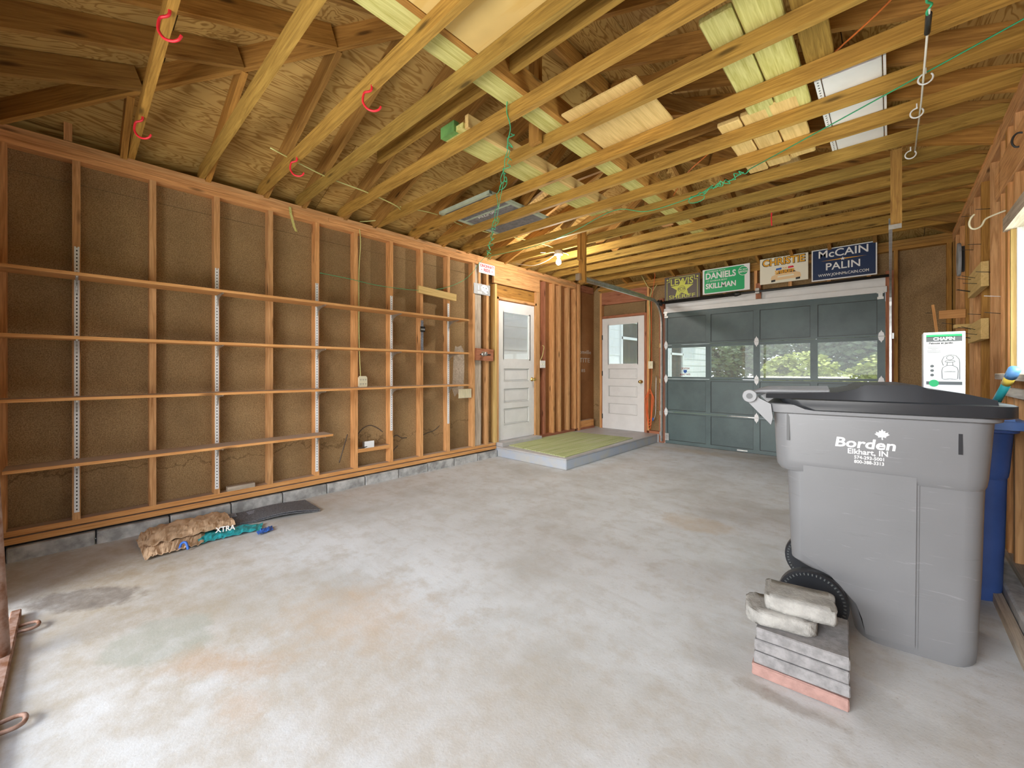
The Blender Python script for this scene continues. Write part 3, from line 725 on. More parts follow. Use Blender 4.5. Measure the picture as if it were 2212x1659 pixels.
# door_3: the four-section overhead door
d3 = empty('door_3', (-1.42, 6.84, 0)); d3['kind'] = 'structure'
DX = [(-2.767, -2.152), (-2.076, -1.484), (-1.401, -0.801), (-0.72, -0.12)]
gx0, gx1 = -2.803, -0.045
SEC = [(0.006, 0.528, 0.058, 0.505), (0.533, 1.088, 0.567, 1.060), (1.093, 1.655, 1.125, 1.608), (1.660, 2.26, 1.687, 2.118)]
for k, (z0, z1, p0, p1) in enumerate(SEC):
    bm = bmesh.new(); y0, y1 = 6.838, 6.873
    bbox(bm, gx0, gx1, y0, y1, z0, p0); bbox(bm, gx0, gx1, y0, y1, p1, z1)
    xs = [gx0] + [v for a in DX for v in a] + [gx1]
    for i in range(0, len(xs), 2): bbox(bm, xs[i], xs[i + 1], y0, y1, p0, p1)
    s = put('door_section', mesh_of(bm), 'door_green', d3)
    for a, b_ in DX:
        if k == 2:
            bm = bmesh.new(); bbox(bm, a, b_, 6.853, 6.857, p0, p1); put('glass_pane', mesh_of(bm), 'glass', s)
        else:
            bm = bmesh.new(); bbox(bm, a + .006, b_ - .006, 6.850, 6.860, p0 + .006, p1 - .006); put('door_panel', mesh_of(bm), 'door_green', s)
            bm = bmesh.new()
            for q in ((a, b_, p0, p0 + .006), (a, b_, p1 - .006, p1), (a, a + .006, p0, p1), (b_ - .006, b_, p0, p1)): bbox(bm, q[0], q[1], 6.852, 6.862, q[2], q[3])
            put('panel_gasket', mesh_of(bm), 'p_black', s)
hinge_pts = [(-.030, .004), (-.022, .045), (-.010, .055), (0, .078), (.010, .055), (.022, .045), (.030, .004)]
for xh in (-2.788, -1.443, -0.083):
    for z in (1.657, 1.090, 0.530):
        bm = bmesh.new()
        prism_bm(bm, hinge_pts, 6.834, 6.838, lambda u, v, h: (xh + u, h, z + v)); prism_bm(bm, [(u, -v) for u, v in hinge_pts][::-1], 6.834, 6.838, lambda u, v, h: (xh + u, h, z + v))
        tube_bm(bm, [(xh - .03, 6.831, z), (xh + .03, 6.831, z)], .007, 8)
        for dz in (-.035, .035): tube_bm(bm, [(xh, 6.834, z + dz), (xh, 6.829, z + dz)], .006, 6)
        put('hinge', mesh_of(bm), 'white_metal', d3)
for xh in (-2.785, -0.09):
    bm = bmesh.new(); bbox(bm, xh - .03, xh + .03, 6.828, 6.838, 2.12, 2.15); bbox(bm, xh - .035, xh + .035, 6.80, 6.812, 2.19, 2.22); bbox(bm, xh - .02, xh + .02, 6.812, 6.836, 2.15, 2.20)
    put('roller_bracket', mesh_of(bm), 'metal', d3)
bm = bmesh.new(); bbox(bm, -2.80, -2.735, 6.826, 6.838, .05, .17); tube_bm(bm, [(-2.77, 6.83, .14), (-2.77, 6.815, .14)], .007, 6); put('corner_bracket', mesh_of(bm), 'metal', d3)
bm = bmesh.new(); bbox(bm, -1.78, -1.46, 6.826, 6.836, .525, .54); tube_bm(bm, [(-1.80, 6.822, .532), (-1.55, 6.822, .532)], .005, 6); put('latch_bolt', mesh_of(bm), 'metal', d3)
bm = bmesh.new(); bbox(bm, -1.70, -1.56, 6.830, 6.838, .018, .038); put('lift_handle', mesh_of(bm), 'metal', d3)
box('weather_strip', gx0, gx1, 6.845, 6.868, 0.0, 0.008, 'black', d3)
# decal on the first pane (mirrored lettering seen from inside)
def mir(m): return m @ Matrix.Diagonal((-1, 1, 1, 1))
text('decal', 'NOTICED', .040, mir(MY(-2.475, 6.850, 1.262)), 'p_rusttxt', d3, bold=.03, fit=.135)
text('decal', 'STAY CALM', .040, mir(MY(-2.475, 6.850, 1.165)), 'p_rusttxt', d3, bold=.03, fit=.16)
prism('decal', [(-.03, .03), (-.02, .024), (0, .03), (.02, .024), (.03, .03), (.026, -.01), (0, -.03), (-.026, -.01)], 6.8495, 6.8515, lambda u, v, h: (-2.475 + u, h, 1.214 + v), 'p_blue', d3)

# window_1 in the right wall
w1 = empty('window_1', (0.57, 3.06, 1.64)); w1['kind'] = 'structure'
box('jamb', 0.524, 0.628, 3.785, 3.82, WZ0, WZ1, 'pale', w1); box('jamb', 0.524, 0.628, WY0, 2.335, WZ0, WZ1, 'pale', w1)
box('jamb_moulding', 0.545, 0.585, 3.765, 3.785, WZ0, WZ1, 'white', w1); box('jamb_moulding', 0.595, 0.625, 3.755, 3.785, WZ0, WZ1, 'white', w1)
box('head_board', 0.50, 0.628, WY0, 3.84, WZ1, WZ1 + .08, 'grey_wood', w1)
box('sill', 0.47, 0.628, 2.28, 3.86, WZ0 - .035, WZ0, 'grey_wood', w1, bev=.003)
box('apron', 0.49, 0.519, 2.28, 3.86, 1.085, 1.135, 'grey_wood', w1, bev=.003)
for z0, z1 in ((WZ0, WZ0 + .05), (1.62, 1.66), (WZ1 - .05, WZ1)): box('sash_rail', 0.60, 0.625, 2.335, 3.76, z0, z1, 'white', w1)
bm = bmesh.new(); bbox(bm, .611, .614, 2.335, 3.76, WZ0 + .05, WZ1 - .05); put('glass_pane', mesh_of(bm), 'glass', w1)

# ------------------------------------------------------------------ concrete step and ribbed mat
t = T('concrete_step', (-3.54, 5.5, 0), 'long low concrete step with worn grey-blue paint below the two white doors', 'step')
bm = bmesh.new(); bbox(bm, -4.155, -2.93, 4.135, 6.825, 0.0, 0.120); bmesh.ops.bevel(bm, geom=[e for e in bm.edges if abs(e.verts[0].co.x + 2.93) < .01 and abs(e.verts[1].co.x + 2.93) < .01 or (abs(e.verts[0].co.y - 4.135) < .01 and abs(e.verts[1].co.y - 4.135) < .01)], offset=.006, segments=2, affect='EDGES')
put('riser', mesh_of(bm), 'step', t)
bm = bmesh.new(); bbox(bm, -4.155, -2.925, 4.130, 6.825, 0.120, 0.139); bmesh.ops.bevel(bm, geom=bm.edges[:], offset=.005, segments=2, affect='EDGES'); put('tread', mesh_of(bm), 'step_top', t)
box('door_sill', -4.25, -4.05, 4.155, 5.055, 0.139, 0.195, 'step_top', wl, bev=.004)
box('foundation', -4.25, -4.156, 4.135, 6.92, 0.0, 0.139, 'step', wl)
box('foundation', -4.15, -2.91, 6.826, 6.92, 0.0, 0.139, 'step_top', wf)
def quad_rib(a, b_, c, d, n):
    """ribs running from edge a-b to edge d-c"""
    a, b_, c, d = map(Vector, (a, b_, c, d)); bm = bmesh.new(); z0 = .1395
    for i in range(n):
        t0, t1 = i / n, (i + 1) / n; w0 = t0 + .22 / n; 
        for (s0, s1, zt) in ((t0, w0, .004), (w0, t1, .010)):
            P = [a.lerp(b_, s0), a.lerp(b_, s1), d.lerp(c, s1), d.lerp(c, s0)]
            lo = [bm.verts.new((p.x, p.y, z0)) for p in P]; hi = [bm.verts.new((p.x, p.y, z0 + zt)) for p in P]
            bm.faces.new(hi)
            for k in range(4): bm.faces.new((lo[k], lo[(k + 1) % 4], hi[(k + 1) % 4], hi[k]))
    return mesh_of(bm)
def mat_green():
    m, nt, b = new_mat('green_ribbed_matting'); v = coords(nt, (26, 1.2, 1), rnd=False)
    n = noise(nt, v, 1.0, 3, 0.6); v2 = coords(nt, (1, 1, 1), rnd=False); n2 = noise(nt, v2, 3, 5, 0.6)
    c = ramp(nt, n, [(0.3, (0.32, 0.38, 0.13)), (0.5, (0.48, 0.55, 0.24)), (0.7, (0.58, 0.60, 0.38))])
    c = mix(nt, mth(nt, 'MULTIPLY', n2, 0.35), c, (0.52, 0.50, 0.36))
    nt.links.new(c, b.inputs['Base Color']); b.inputs['Roughness'].default_value = 0.8; M['mat'] = m
mat_green()
o = put('ribbed_mat', quad_rib((-4.10, 4.30, 0), (-2.985, 4.19, 0), (-3.03, 6.11, 0), (-4.14, 6.01, 0), 26), 'mat')
tag(o, 'pale green ribbed mat lying on the painted concrete step', 'mat')

# ------------------------------------------------------------------ shelving on the left wall
XS0, XS1 = -4.146, -3.93
SH = [(1.862, -0.33, 3.43, 'highest of the four long wooden shelves on the left wall'),
      (1.440, -0.33, 3.43, 'second highest wooden shelf on the left wall, just above eye level'),
      (1.035, -0.33, 3.43, 'third wooden shelf down on the left wall, beneath the outlet with six sockets'),
      (0.600, -0.30, 1.70, 'lowest and shortest wooden shelf on the left wall, dust on top')]
for z, y0, y1, lab in SH:
    o = box('shelf', XS0, XS1, y0, y1, z, z + .021, 'shelf', bev=.002); tag(o, lab, 'shelf', 'wooden shelves on the left wall')
def slotted(name, z0, z1):
    bm = bmesh.new(); w_ = .013; bbox(bm, 0, .003, -w_, -.0035, z0, z1); bbox(bm, 0, .003, .0035, w_, z0, z1)
    bbox(bm, -.006, .0, -w_, -w_ + .002, z0, z1); bbox(bm, -.006, .0, w_ - .002, w_, z0, z1)
    z = z0
    while z < z1 - .01:
        bbox(bm, 0, .003, -.0035, .0035, z, min(z + .014, z1)); z += .0254
    return mesh_of(bm)
def bracket_mesh():
    bm = bmesh.new(); prof = [(0, 0), (.20, 0), (.20, -.010), (.10, -.020), (.035, -.045), (.012, -.085), (0, -.09)]
    prism_bm(bm, prof, -.002, .002, lambda u, v, h: (u, h, v)); bbox(bm, 0, .20, -.007, .007, -.0025, 0); return mesh_of(bm)
brm = bracket_mesh(); brm.materials.append(M['metal'])
m_slot = plain('slot_shadow', (0.03, 0.03, 0.03), 0.8); M['slot'] = m_slot
SD = [(.012, .245, 2.096, 'slotted white shelf standard nearest the camera, on the leftmost full stud'),
      (.818, .236, 2.094, 'slotted white shelf standard second from the left, ending above the scrap of wood'),
      (1.634, .234, 2.095, 'slotted white shelf standard passing the right end of the lowest shelf'),
      (2.455, .549, 2.08, 'short slotted white shelf standard right of the outlet with six sockets'),
      (3.268, .550, 2.09, 'slotted white shelf standard furthest from the camera, beneath the pale wood block')]
for y, z0, z1, lab in SD:
    t = T('shelf_standard', (XL + .006, y, z0), lab, 'shelf standard', 'slotted shelf standards')
    put('rail', slotted('r', 0, z1 - z0), 'white_metal', t, Matrix.Translation((XL + .007, y, z0)))
    box('slot_backing', XL + .0012, XL + .0068, y - .0036, y + .0036, z0 + .01, z1 - .01, 'slot', t)
    for z, y0, y1, _ in SH:
        if y0 < y < y1: put('bracket', brm, None, t, Matrix.Translation((XL + .012, y + .0, z - .001)))

# ------------------------------------------------------------------ small things on the left wall
t = T('outlet', (-4.14, 2.10, 1.05), 'cream multi-outlet with six sockets on a stud above the third shelf', 'outlet')
bm = bmesh.new(); prism_bm(bm, [(-.05, -.045), (-.035, -.062), (.035, -.062), (.05, -.045), (.05, .045), (.035, .062), (-.035, .062), (-.05, .045)], 0, .028, lambda u, v, h: (-4.158 + h, 2.105 + u * .92, 1.11 + v))
put('cover', mesh_of(bm), 'cream', t)
bm = bmesh.new()
for i in range(3):
    for j in range(2):
        cy, cz = 2.077 + i * .028, 1.085 + j * .045
        bbox(bm, -4.1305, -4.1290, cy - .006, cy - .003, cz, cz + .010); bbox(bm, -4.1305, -4.1290, cy + .003, cy + .006, cz, cz + .010); bbox(bm, -4.1305, -4.1290, cy - .002, cy + .002, cz - .008, cz - .004)
put('socket_slots', mesh_of(bm), 'p_dkgrey', t)['kind'] = 'stuff'
o = tube('electric_cable', [(-4.17, 2.07, 2.80), (-4.15, 2.085, 2.62), (-4.165, 2.075, 2.3), (-4.153, 2.068, 1.9), (-4.16, 2.075, 1.5), (-4.15, 2.085, 1.165)], .0045, 'yellow_cord')
tag(o, 'pale cable running down a stud to the outlet with six sockets', 'cable')
t = T('junction_box', (-4.16, 2.18, .394), 'small metal outlet box standing on the short block between two studs', 'junction box')
abox('box_body', -4.21, -4.15, 2.135, 2.235, .395, .46, 'metal', t, bev=.003); box('cover_plate', -4.151, -4.147, 2.13, 2.24, .393, .465, 'white_metal', t)
tube('cable', [(-4.155, 2.17, .41), (-4.14, 2.12, .405), (-4.15, 2.07, .40)], .005, 'black_cord', t)
t = T('licence_plate_sign', (-4.15, 3.95, 2.65), 'white plate with red CINCINNATI REDS lettering on the stud left of the door', 'sign')
bm = bmesh.new(); bbox(bm, -4.152, -4.150, 3.795, 4.10, 2.585, 2.725); put('plate', mesh_of(bm), 'p_white', t)
text('lettering', 'CINCINNATI', .052, MX(-4.1492, 3.9475, 2.688), 'p_red', t, bold=.025, fit=.265)
text('lettering', 'REDS', .055, MX(-4.1492, 3.9475, 2.632), 'p_red', t, bold=.03, fit=.12)
for yy in (3.845, 4.05): text('lettering', '=', .04, MX(-4.1492, yy, 2.63), 'p_red', t, bold=.03)
t = T('dog_plate', (-4.15, 3.86, 2.36), 'grey plate with a white dog head picture under the CINCINNATI REDS plate', 'sign')
bm = bmesh.new(); bbox(bm, -4.156, -4.153, 3.705, 4.01, 2.285, 2.43); put('plate', mesh_of(bm), 'p_grey', t)
def PX(u, v, h): return (-4.1528 + h, 3.91 + u, 2.365 + v)
prism('picture', [(-.075, .02), (-.05, .05), (-.02, .058), (.03, .052), (.06, .025), (.065, -.01), (.055, -.045), (.03, -.062), (.0, -.05), (-.03, -.03), (-.06, -.025)], 0, .001, PX, 'p_white', t)
for cy, cz, rr in ((-.03, .02, .009), (.025, .015, .012), (.045, -.03, .012), (.0, -.01, .007)):
    prism('picture', [(cy + rr * math.cos(a * .785), cz + rr * .8 * math.sin(a * .785)) for a in range(8)], .001, .0016, PX, 'p_dkgrey', t)
text('lettering', 'DOG', .035, MX(-4.1518, 3.815, 2.31), 'p_white', t, bold=.03)
text('lettering', 'I', .085, MX(-4.1518, 3.79, 2.37), 'p_white', t, bold=.03)
o = beam('nailed_block', (-4.14, 2.80, 2.205), (-4.14, 3.375, 2.175), .038, .085, 'pale', None, (0, 0, 1)); tag(o, 'pale wood block nailed across two studs above the highest shelf', 'wood block')
t = T('lock_board', (-4.15, 3.90, 1.45), 'reddish-brown board carrying a round metal spool holder left of the door', 'board')
beam('board', (-4.148, 3.733, 1.455), (-4.148, 4.06, 1.445), .024, .165, 'red_wood', t)
lathe('spool', [(.035, 0), (.035, .008), (.024, .010), (.024, .05), (.03, .052), (.03, .058)], 'metal', t, 18, (-4.135, 3.86, 1.46), 'X')
bm = bmesh.new(); bbox(bm, -4.136, -4.13, 3.80, 4.0, 1.445, 1.46); put('strap', mesh_of(bm), 'dark_metal', t)
t = T('striped_vent_cover', (-4.15, 3.54, .87), 'small cream ribbed plastic vent hanging under the end of the third shelf', 'vent')
abox('back_plate', -4.160, -4.152, 3.44, 3.66, .865, .985, 'cream', t)
for k in range(9): box('slat', -4.152, -4.143, 3.448 + k * .0235, 3.461 + k * .0235, .875, .98, 'cream', t)
t = T('light_switch', (-4.15, 5.19, 1.27), 'white two-gang switch plate on the stud right of the first door', 'switch')
abox('plate', -4.158, -4.145, 5.135, 5.265, 1.272, 1.392, 'p_white', t, bev=.003)
for yy in (5.17, 5.225): abox('toggle', -4.145, -4.137, yy - .008, yy + .008, 1.32, 1.345, 'cream', t)
o = tube('electric_cable', [(-4.165, 5.15, 1.39), (-4.14, 5.17, 1.46), (-4.15, 5.215, 1.55), (-4.16, 5.245, 1.62), (-4.2, 5.25, 1.64)], .005, 'yellow_cord'); tag(o, 'short curved cable arching above the two-gang switch plate', 'cable')
o = beam('wood_scrap', (-4.185, .895, .212), (-4.185, 1.10, .212), .055, .036, 'grey_wood', None, (0, 0, 1)); tag(o, 'short scrap of dust-covered wood lying on the sole plate between two studs', 'wood scrap')
t = T('black_label', (-4.15, 2.87, 1.6), 'clear film strip with a black label on a stud between two shelves', 'label')
box('film', -4.1592, -4.1582, 2.852, 2.89, 1.47, 1.84, 'shingle_light', t); box('label', -4.158, -4.1565, 2.845, 2.915, 1.70, 1.765, 'p_black', t)
for k in range(3): text('lettering', '|||', .022, MX(-4.156, 2.862 + k * .02, 1.732), 'p_white', t)
t = T('strap_scrap', (-4.14, 1.40, 2.7), 'yellow-green strap scrap stapled to the top plate and hanging down', 'strap')
bm = bmesh.new()
pts = [(1.385, 2.775), (1.39, 2.72), (1.405, 2.66), (1.42, 2.60), (1.44, 2.555)]
for (a, b_), (c, d) in zip(pts, pts[1:]):
    v = [bm.verts.new(p) for p in ((-4.15, a - .011, b_), (-4.15, a + .011, b_), (-4.145, c + .011, d), (-4.145, c - .011, d), (-4.146, a - .011, b_), (-4.146, a + .011, b_), (-4.141, c + .011, d), (-4.141, c - .011, d))]
    for f in ((0, 1, 2, 3), (7, 6, 5, 4), (0, 4, 5, 1), (1, 5, 6, 2), (2, 6, 7, 3), (3, 7, 4, 0)): bm.faces.new([v[i] for i in f])
put('strap', mesh_of(bm), 'green_wood', t)

# ------------------------------------------------------------------ small things on the far wall
t = T('light_switch', (-3.05, 6.82, 1.27), 'cream switch with cable between the far white door and the overhead door', 'switch')
abox('plate', -3.095, -3.010, 6.815, 6.830, 1.262, 1.392, 'cream', t, bev=.003); abox('toggle', -3.06, -3.045, 6.800, 6.815, 1.31, 1.35, 'cream', t)
t = T('extension_cord', (-3.06, 6.80, .6), 'coiled orange extension cord hanging beside the far white door', 'extension cord')
bm = bmesh.new()
for k in range(5):
    a = .035 + .012 * k; z0 = .90 - .02 * k; z1 = .23 + .05 * ((k * 3) % 4)
    P = [(-3.06 - a * .9 + .02 * (k % 2), 6.80 - .004 * k, z0 - .08), (-3.06 - a * .4, 6.795 - .004 * k, z0), (-3.06 + a * .5, 6.795, z0), (-3.06 + a, 6.80 - .004 * k, z0 - .09),
         (-3.055 + a * .6, 6.80 - .005 * k, (z0 + z1) / 2), (-3.06 + .02, 6.80, z1 + .03), (-3.07, 6.80 - .003 * k, z1), (-3.085, 6.80, z1 + .05), (-3.075 - a * .5, 6.80 - .005 * k, (z0 + z1) / 2)]
    sp = smooth_path(P + [P[0]], 5); tube_bm(bm, sp[:-1], .0042, 5, True)
put('coil', mesh_of(bm), 'orange_cord', t, smooth=True)
tube('lead', [(-3.045, 6.80, .90), (-3.03, 6.82, 1.2), (-3.035, 6.82, 1.9), (-3.03, 6.81, 2.4), (-2.99, 6.79, 2.66), (-2.93, 6.72, 2.85), (-2.9, 6.6, 2.95)], .0045, 'orange_cord', t)
lathe('plug', [(.008, 0), (.013, .005), (.013, .05), (.008, .055)], 'p_blue', t, 10, (-3.0, 6.80, .36))
o = tube('electric_cable', [(-3.07, 6.818, 1.39), (-3.075, 6.818, 1.7), (-3.07, 6.82, 2.2), (-3.08, 6.82, 2.45), (-3.03, 6.80, 2.63), (-3.10, 6.80, 2.70), (-3.2, 6.78, 2.9)], .005, 'yellow_cord'); tag(o, 'yellowish cable running up the stud from the far cream switch', 'cable')
o = tube('electric_cable', [(-3.06, 6.80, 1.39), (-3.05, 6.80, 1.9), (-3.055, 6.80, 2.45), (-2.99, 6.80, 2.62), (-2.93, 6.80, 2.70)], .004, 'yellow_cord'); tag(o, 'second yellowish cable curving right near the top of the far stud', 'cable')
o = tube('metal_hook_rod', [(-2.955, 6.82, 1.14), (-2.945, 6.80, 1.08), (-2.95, 6.80, .8), (-2.955, 6.80, .5), (-2.98, 6.80, .40), (-3.00, 6.80, .385)], .007, 'metal'); tag(o, 'thin bent metal tube beside the orange extension cord', 'tube')

def channel(name, pts, nrm, side, w_=.05, d=.022, mat='metal', parent=None):
    """C-shaped track swept along pts; side = constant sideways vector, the lips face `side`"""
    bm = bmesh.new(); pts = [Vector(p) for p in pts]; side = Vector(side); rings = []
    prof = [(-w_ / 2, d), (-w_ / 2, 0), (w_ / 2, 0), (w_ / 2, d), (w_ / 2 - .003, d), (w_ / 2 - .003, .003), (-w_ / 2 + .003, .003), (-w_ / 2 + .003, d)]
    for i, p in enumerate(pts):
        tn = (pts[min(i + 1, len(pts) - 1)] - pts[max(i - 1, 0)]).normalized(); n = side.cross(tn).normalized()
        rings.append([bm.verts.new(p + n * a + side * b_) for a, b_ in prof])
    for A, B in zip(rings, rings[1:]):
        for s in range(8): bm.faces.new((A[s], A[(s + 1) % 8], B[(s + 1) % 8], B[s]))
    bm.faces.new(rings[0][::-1]); bm.faces.new(rings[-1])
    return put(name, mesh_of(bm), mat, parent)
def track_path(x, y_end, ztop, zarc=2.02, ywall=6.79):
    P = [(x, ywall, .03), (x, ywall, zarc)]
    r = ztop - zarc
    for k in range(1, 10):
        a = k / 9 * math.pi / 2; P.append((x, ywall - r * (1 - math.cos(a)), zarc + r * math.sin(a)))
    P.append((x, y_end, ztop)); return P
t = T('door_track', (-2.85, 6.79, 0), 'left steel door track curving up from the floor to its hanger board', 'door track')
channel('rail', track_path(-2.855, 4.25, 2.385), None, (1, 0, 0), parent=t)
beam('brace', (-2.868, 4.3, 2.425), (-2.868, 6.2, 2.425), .004, .03, 'metal', t)
for z in (.12, .47, 1.62, 1.02): box('track_bracket', -2.885, -2.858, 6.80, 6.823, z, z + .07, 'metal' if z < 1 else 'pale', t)
abox('end_bracket', -2.862, -2.80, 4.235, 4.275, 2.35, 2.43, 'metal', t)
t = T('door_track', (0.01, 6.79, 0), 'right steel door track ending at the hanger board beside the navy sign', 'door track')
channel('rail', track_path(0.012, 4.12, 2.335), None, (-1, 0, 0), parent=t)
for z in (.47, 1.62, 1.02): box('track_bracket', 0.015, 0.032, 6.80, 6.822, z, z + .07, 'metal', t)
abox('end_bracket', -.01, .06, 4.075, 4.088, 2.268, 2.30, 'metal', t)
t = T('torsion_bar', (-1.4, 6.73, 2.43), 'dark torsion shaft with its spring over the overhead door', 'torsion shaft')
tube('shaft', [(-2.84, 6.73, 2.366), (0.0, 6.73, 2.384)], .017, 'black_cord', t, 10, curve=False)
bm = bmesh.new(); hel = []
for k in range(0, 60 * 8):
    a = k / 8 * 2 * math.pi; hel.append((-2.78 + k / 480 * 1.08, 6.73 + .024 * math.cos(a), 2.3665 + .0055 * k / 480 + .024 * math.sin(a)))
tube_bm(bm, hel, .0065, 4); o = put('spring', mesh_of(bm), 'dark_metal', t)
lathe('spring_core', [(.019, 0), (.019, 1.08)], 'dark_metal', t, 10, (-2.78, 6.73, 2.3685), 'X')
lathe('winding_cone', [(.034, 0), (.036, .03), (.026, .07), (.02, .09)], 'dark_metal', t, 16, (-1.71, 6.73, 2.372), 'X')
lathe('cable_drum', [(.055, 0), (.058, .01), (.045, .02), (.05, .045), (.055, .05)], 'dark_metal', t, 18, (-2.875, 6.73, 2.366), 'X')
bm = bmesh.new(); bbox(bm, -1.435, -1.385, 6.715, 6.77, 2.345, 2.42); put('centre_bearing', mesh_of(bm), 'metal', t)

# ------------------------------------------------------------------ campaign signs standing above the overhead door
def sign(name, x0, x1, z0, z1, mat, label, yy=6.772, tilt=0.0):
    t = T(name, ((x0 + x1) / 2, yy, z0), label, 'sign')
    bm = bmesh.new(); bbox(bm, x0, x1, yy, yy + .004, z0, z1); put('board', mesh_of(bm), mat, t)
    return t, yy
def F(yy): return lambda u, v, h: (u, yy - h, v)
t, yy = sign('yard_sign', -2.785, -2.215, 2.400, 2.785, 'p_brown', 'brown sign reading LEWIS FOR SHERIFF in yellow-green above the overhead door')
f = F(yy)
def strip(pts, wd, mat, parent, h=.0008):
    bm = bmesh.new()
    for (a, b_), (c, d) in zip(pts, pts[1:]):
        L = math.hypot(c - a, d - b_) or 1; nx, nz = -(d - b_) / L * wd / 2, (c - a) / L * wd / 2; ex, ez = (c - a) / L * wd / 2, (d - b_) / L * wd / 2
        prism_bm(bm, [(a + nx - ex, b_ + nz - ez), (a - nx - ex, b_ - nz - ez), (c - nx + ex, d - nz + ez), (c + nx + ex, d + nz + ez)], 0, h, f)
    return put('border_line', mesh_of(bm), mat, parent)
strip([(-2.745, 2.405), (-2.745, 2.70), (-2.70, 2.70), (-2.70, 2.765), (-2.30, 2.765), (-2.30, 2.70), (-2.255, 2.70), (-2.255, 2.405)], .007, 'p_lime', t)
for sx in (-2.735, -2.255): prism('star', [(sx + a, 2.738 + b_) for a, b_ in star(.022)], 0, .001, f, 'p_lime', t)
text('lettering', 'LEWIS', .15, MY(-2.50, yy - .0022, 2.685), 'p_lime', t, bold=.01, fit=.36)
prism('star', [(-2.50 + a * 1.15, 2.575 + b_ * .95) for a, b_ in star(.165, .45)], .0, .0012, f, 'p_lime', t)
for q in (.055, .035): 
    bm = bmesh.new(); tube_bm(bm, [(-2.5 + q * math.cos(a / 10 * 6.283), yy - .0015, 2.565 + q * math.sin(a / 10 * 6.283)) for a in range(10)], .0022, 4, True); put('ring', mesh_of(bm), 'p_brown', t)
text('lettering', 'FOR', .06, MY(-2.50, yy - .0024, 2.565), 'p_brown', t, fit=.13)
text('lettering', 'SHERIFF', .085, MY(-2.50, yy - .0024, 2.445), 'p_lime', t, bold=.005, fit=.42)
t, yy = sign('yard_sign', -2.175, -1.515, 2.425, 2.815, 'p_white', 'green and white sign reading DANIELS and SKILLMAN above the overhead door'); f = F(yy)
prism('green_field', [(-2.15, 2.455), (-2.14, 2.442), (-1.60, 2.442), (-1.585, 2.455), (-1.585, 2.785), (-1.60, 2.80), (-2.14, 2.80), (-2.15, 2.785)], 0, .0008, f, 'p_green', t)
text('lettering', 'GOVERNOR MITCH', .035, MY(-1.98, yy - .0018, 2.772), 'p_white', t, fit=.26)
text('lettering', 'DANIELS', .13, MY(-1.915, yy - .0018, 2.70), 'p_white', t, bold=.03, fit=.43)
text('lettering', 'LT. GOVERNOR BECKY', .035, MY(-1.965, yy - .0018, 2.625), 'p_white', t, fit=.29)
text('lettering', 'SKILLMAN', .11, MY(-1.915, yy - .0018, 2.545), 'p_white', t, bold=.03, fit=.43)
lathe('badge', [(.068, 0), (.068, .0012)], 'p_white', t, 28, (-1.60, yy - .0024, 2.715), 'Y', smooth=False); lathe('badge', [(.061, 0), (.061, .0012)], 'p_green', t, 28, (-1.60, yy - .0032, 2.715), 'Y', smooth=False)
text('lettering', 'MY MAN', .026, MY(-1.60, yy - .0042, 2.735), 'p_white', t, bold=.02); text('lettering', 'MITCH', .036, MY(-1.60, yy - .0042, 2.70), 'p_white', t, bold=.03)
t, yy = sign('yard_sign', -1.385, -0.815, 2.470, 2.835, 'p_cream', 'cream sign reading CHRISTIE SHERIFF with a drawn police car'); f = F(yy)
text('lettering', 'CHRISTIE', .135, MY(-1.10, yy - .0012, 2.765), 'p_black', t, bold=.06, fit=.515); text('lettering', 'CHRISTIE', .13, MY(-1.10, yy - .0024, 2.765), 'p_gold', t, bold=.022, fit=.495)
bm = bmesh.new(); prism_bm(bm, [(-1.25, 2.535), (-1.24, 2.57), (-1.19, 2.59), (-1.155, 2.64), (-.985, 2.645), (-.95, 2.60), (-.905, 2.58), (-.895, 2.54), (-.90, 2.515), (-1.24, 2.505)], 0, .0008, f); put('car_picture', mesh_of(bm), 'p_tan', t)
prism('windscreen_picture', [(-1.185, 2.592), (-1.15, 2.638), (-.99, 2.642), (-.955, 2.60)], .0008, .0016, f, 'p_windshield', t)
prism('grille_picture', [(-1.17, 2.545), (-1.165, 2.565), (-.98, 2.572), (-.975, 2.55)], .0008, .0016, f, 'p_cream', t)
for a in (-1.245, -.955): prism('tyre_picture', [(a, 2.487), (a, 2.515), (a + .05, 2.52), (a + .05, 2.492)], .0008, .0016, f, 'p_black', t)
prism('lamp_picture', [(-1.19, 2.648), (-1.185, 2.675), (-1.12, 2.68), (-1.12, 2.652)], .0008, .002, f, 'p_blue', t); prism('lamp_picture', [(-1.045, 2.656), (-1.045, 2.682), (-.985, 2.686), (-.975, 2.66)], .0008, .002, f, 'p_red', t)
text('lettering', 'FOR', .028, MY(-1.082, yy - .0022, 2.668), 'p_gold', t, bold=.02); text('lettering', 'SHERIFF', .068, MY(-1.085, yy - .003, 2.618), 'p_gold', t, bold=.03, fit=.23)
t, yy = sign('yard_sign', -0.778, -0.120, 2.425, 2.842, 'p_white', 'navy blue sign reading McCAIN PALIN, rightmost above the overhead door'); f = F(yy)
prism('navy_field', [(-.765, 2.44), (-.133, 2.44), (-.133, 2.83), (-.765, 2.83)], 0, .0008, f, 'p_navy', t)
text('lettering', 'McCAIN', .135, MY(-.452, yy - .0018, 2.765), 'p_white', t, bold=.012, fit=.50)
text('lettering', 'PALIN', .13, MY(-.452, yy - .0018, 2.595), 'p_white', t, bold=.012, fit=.345)
text('lettering', 'WWW.JOHNMcCAIN.COM', .05, MY(-.452, yy - .0018, 2.492), 'p_white', t, bold=.008, fit=.51)
prism('gold_line', [(-.68, 2.682), (-.452, 2.689), (-.22, 2.682), (-.452, 2.675)], .0008, .0014, f, 'p_gold', t)
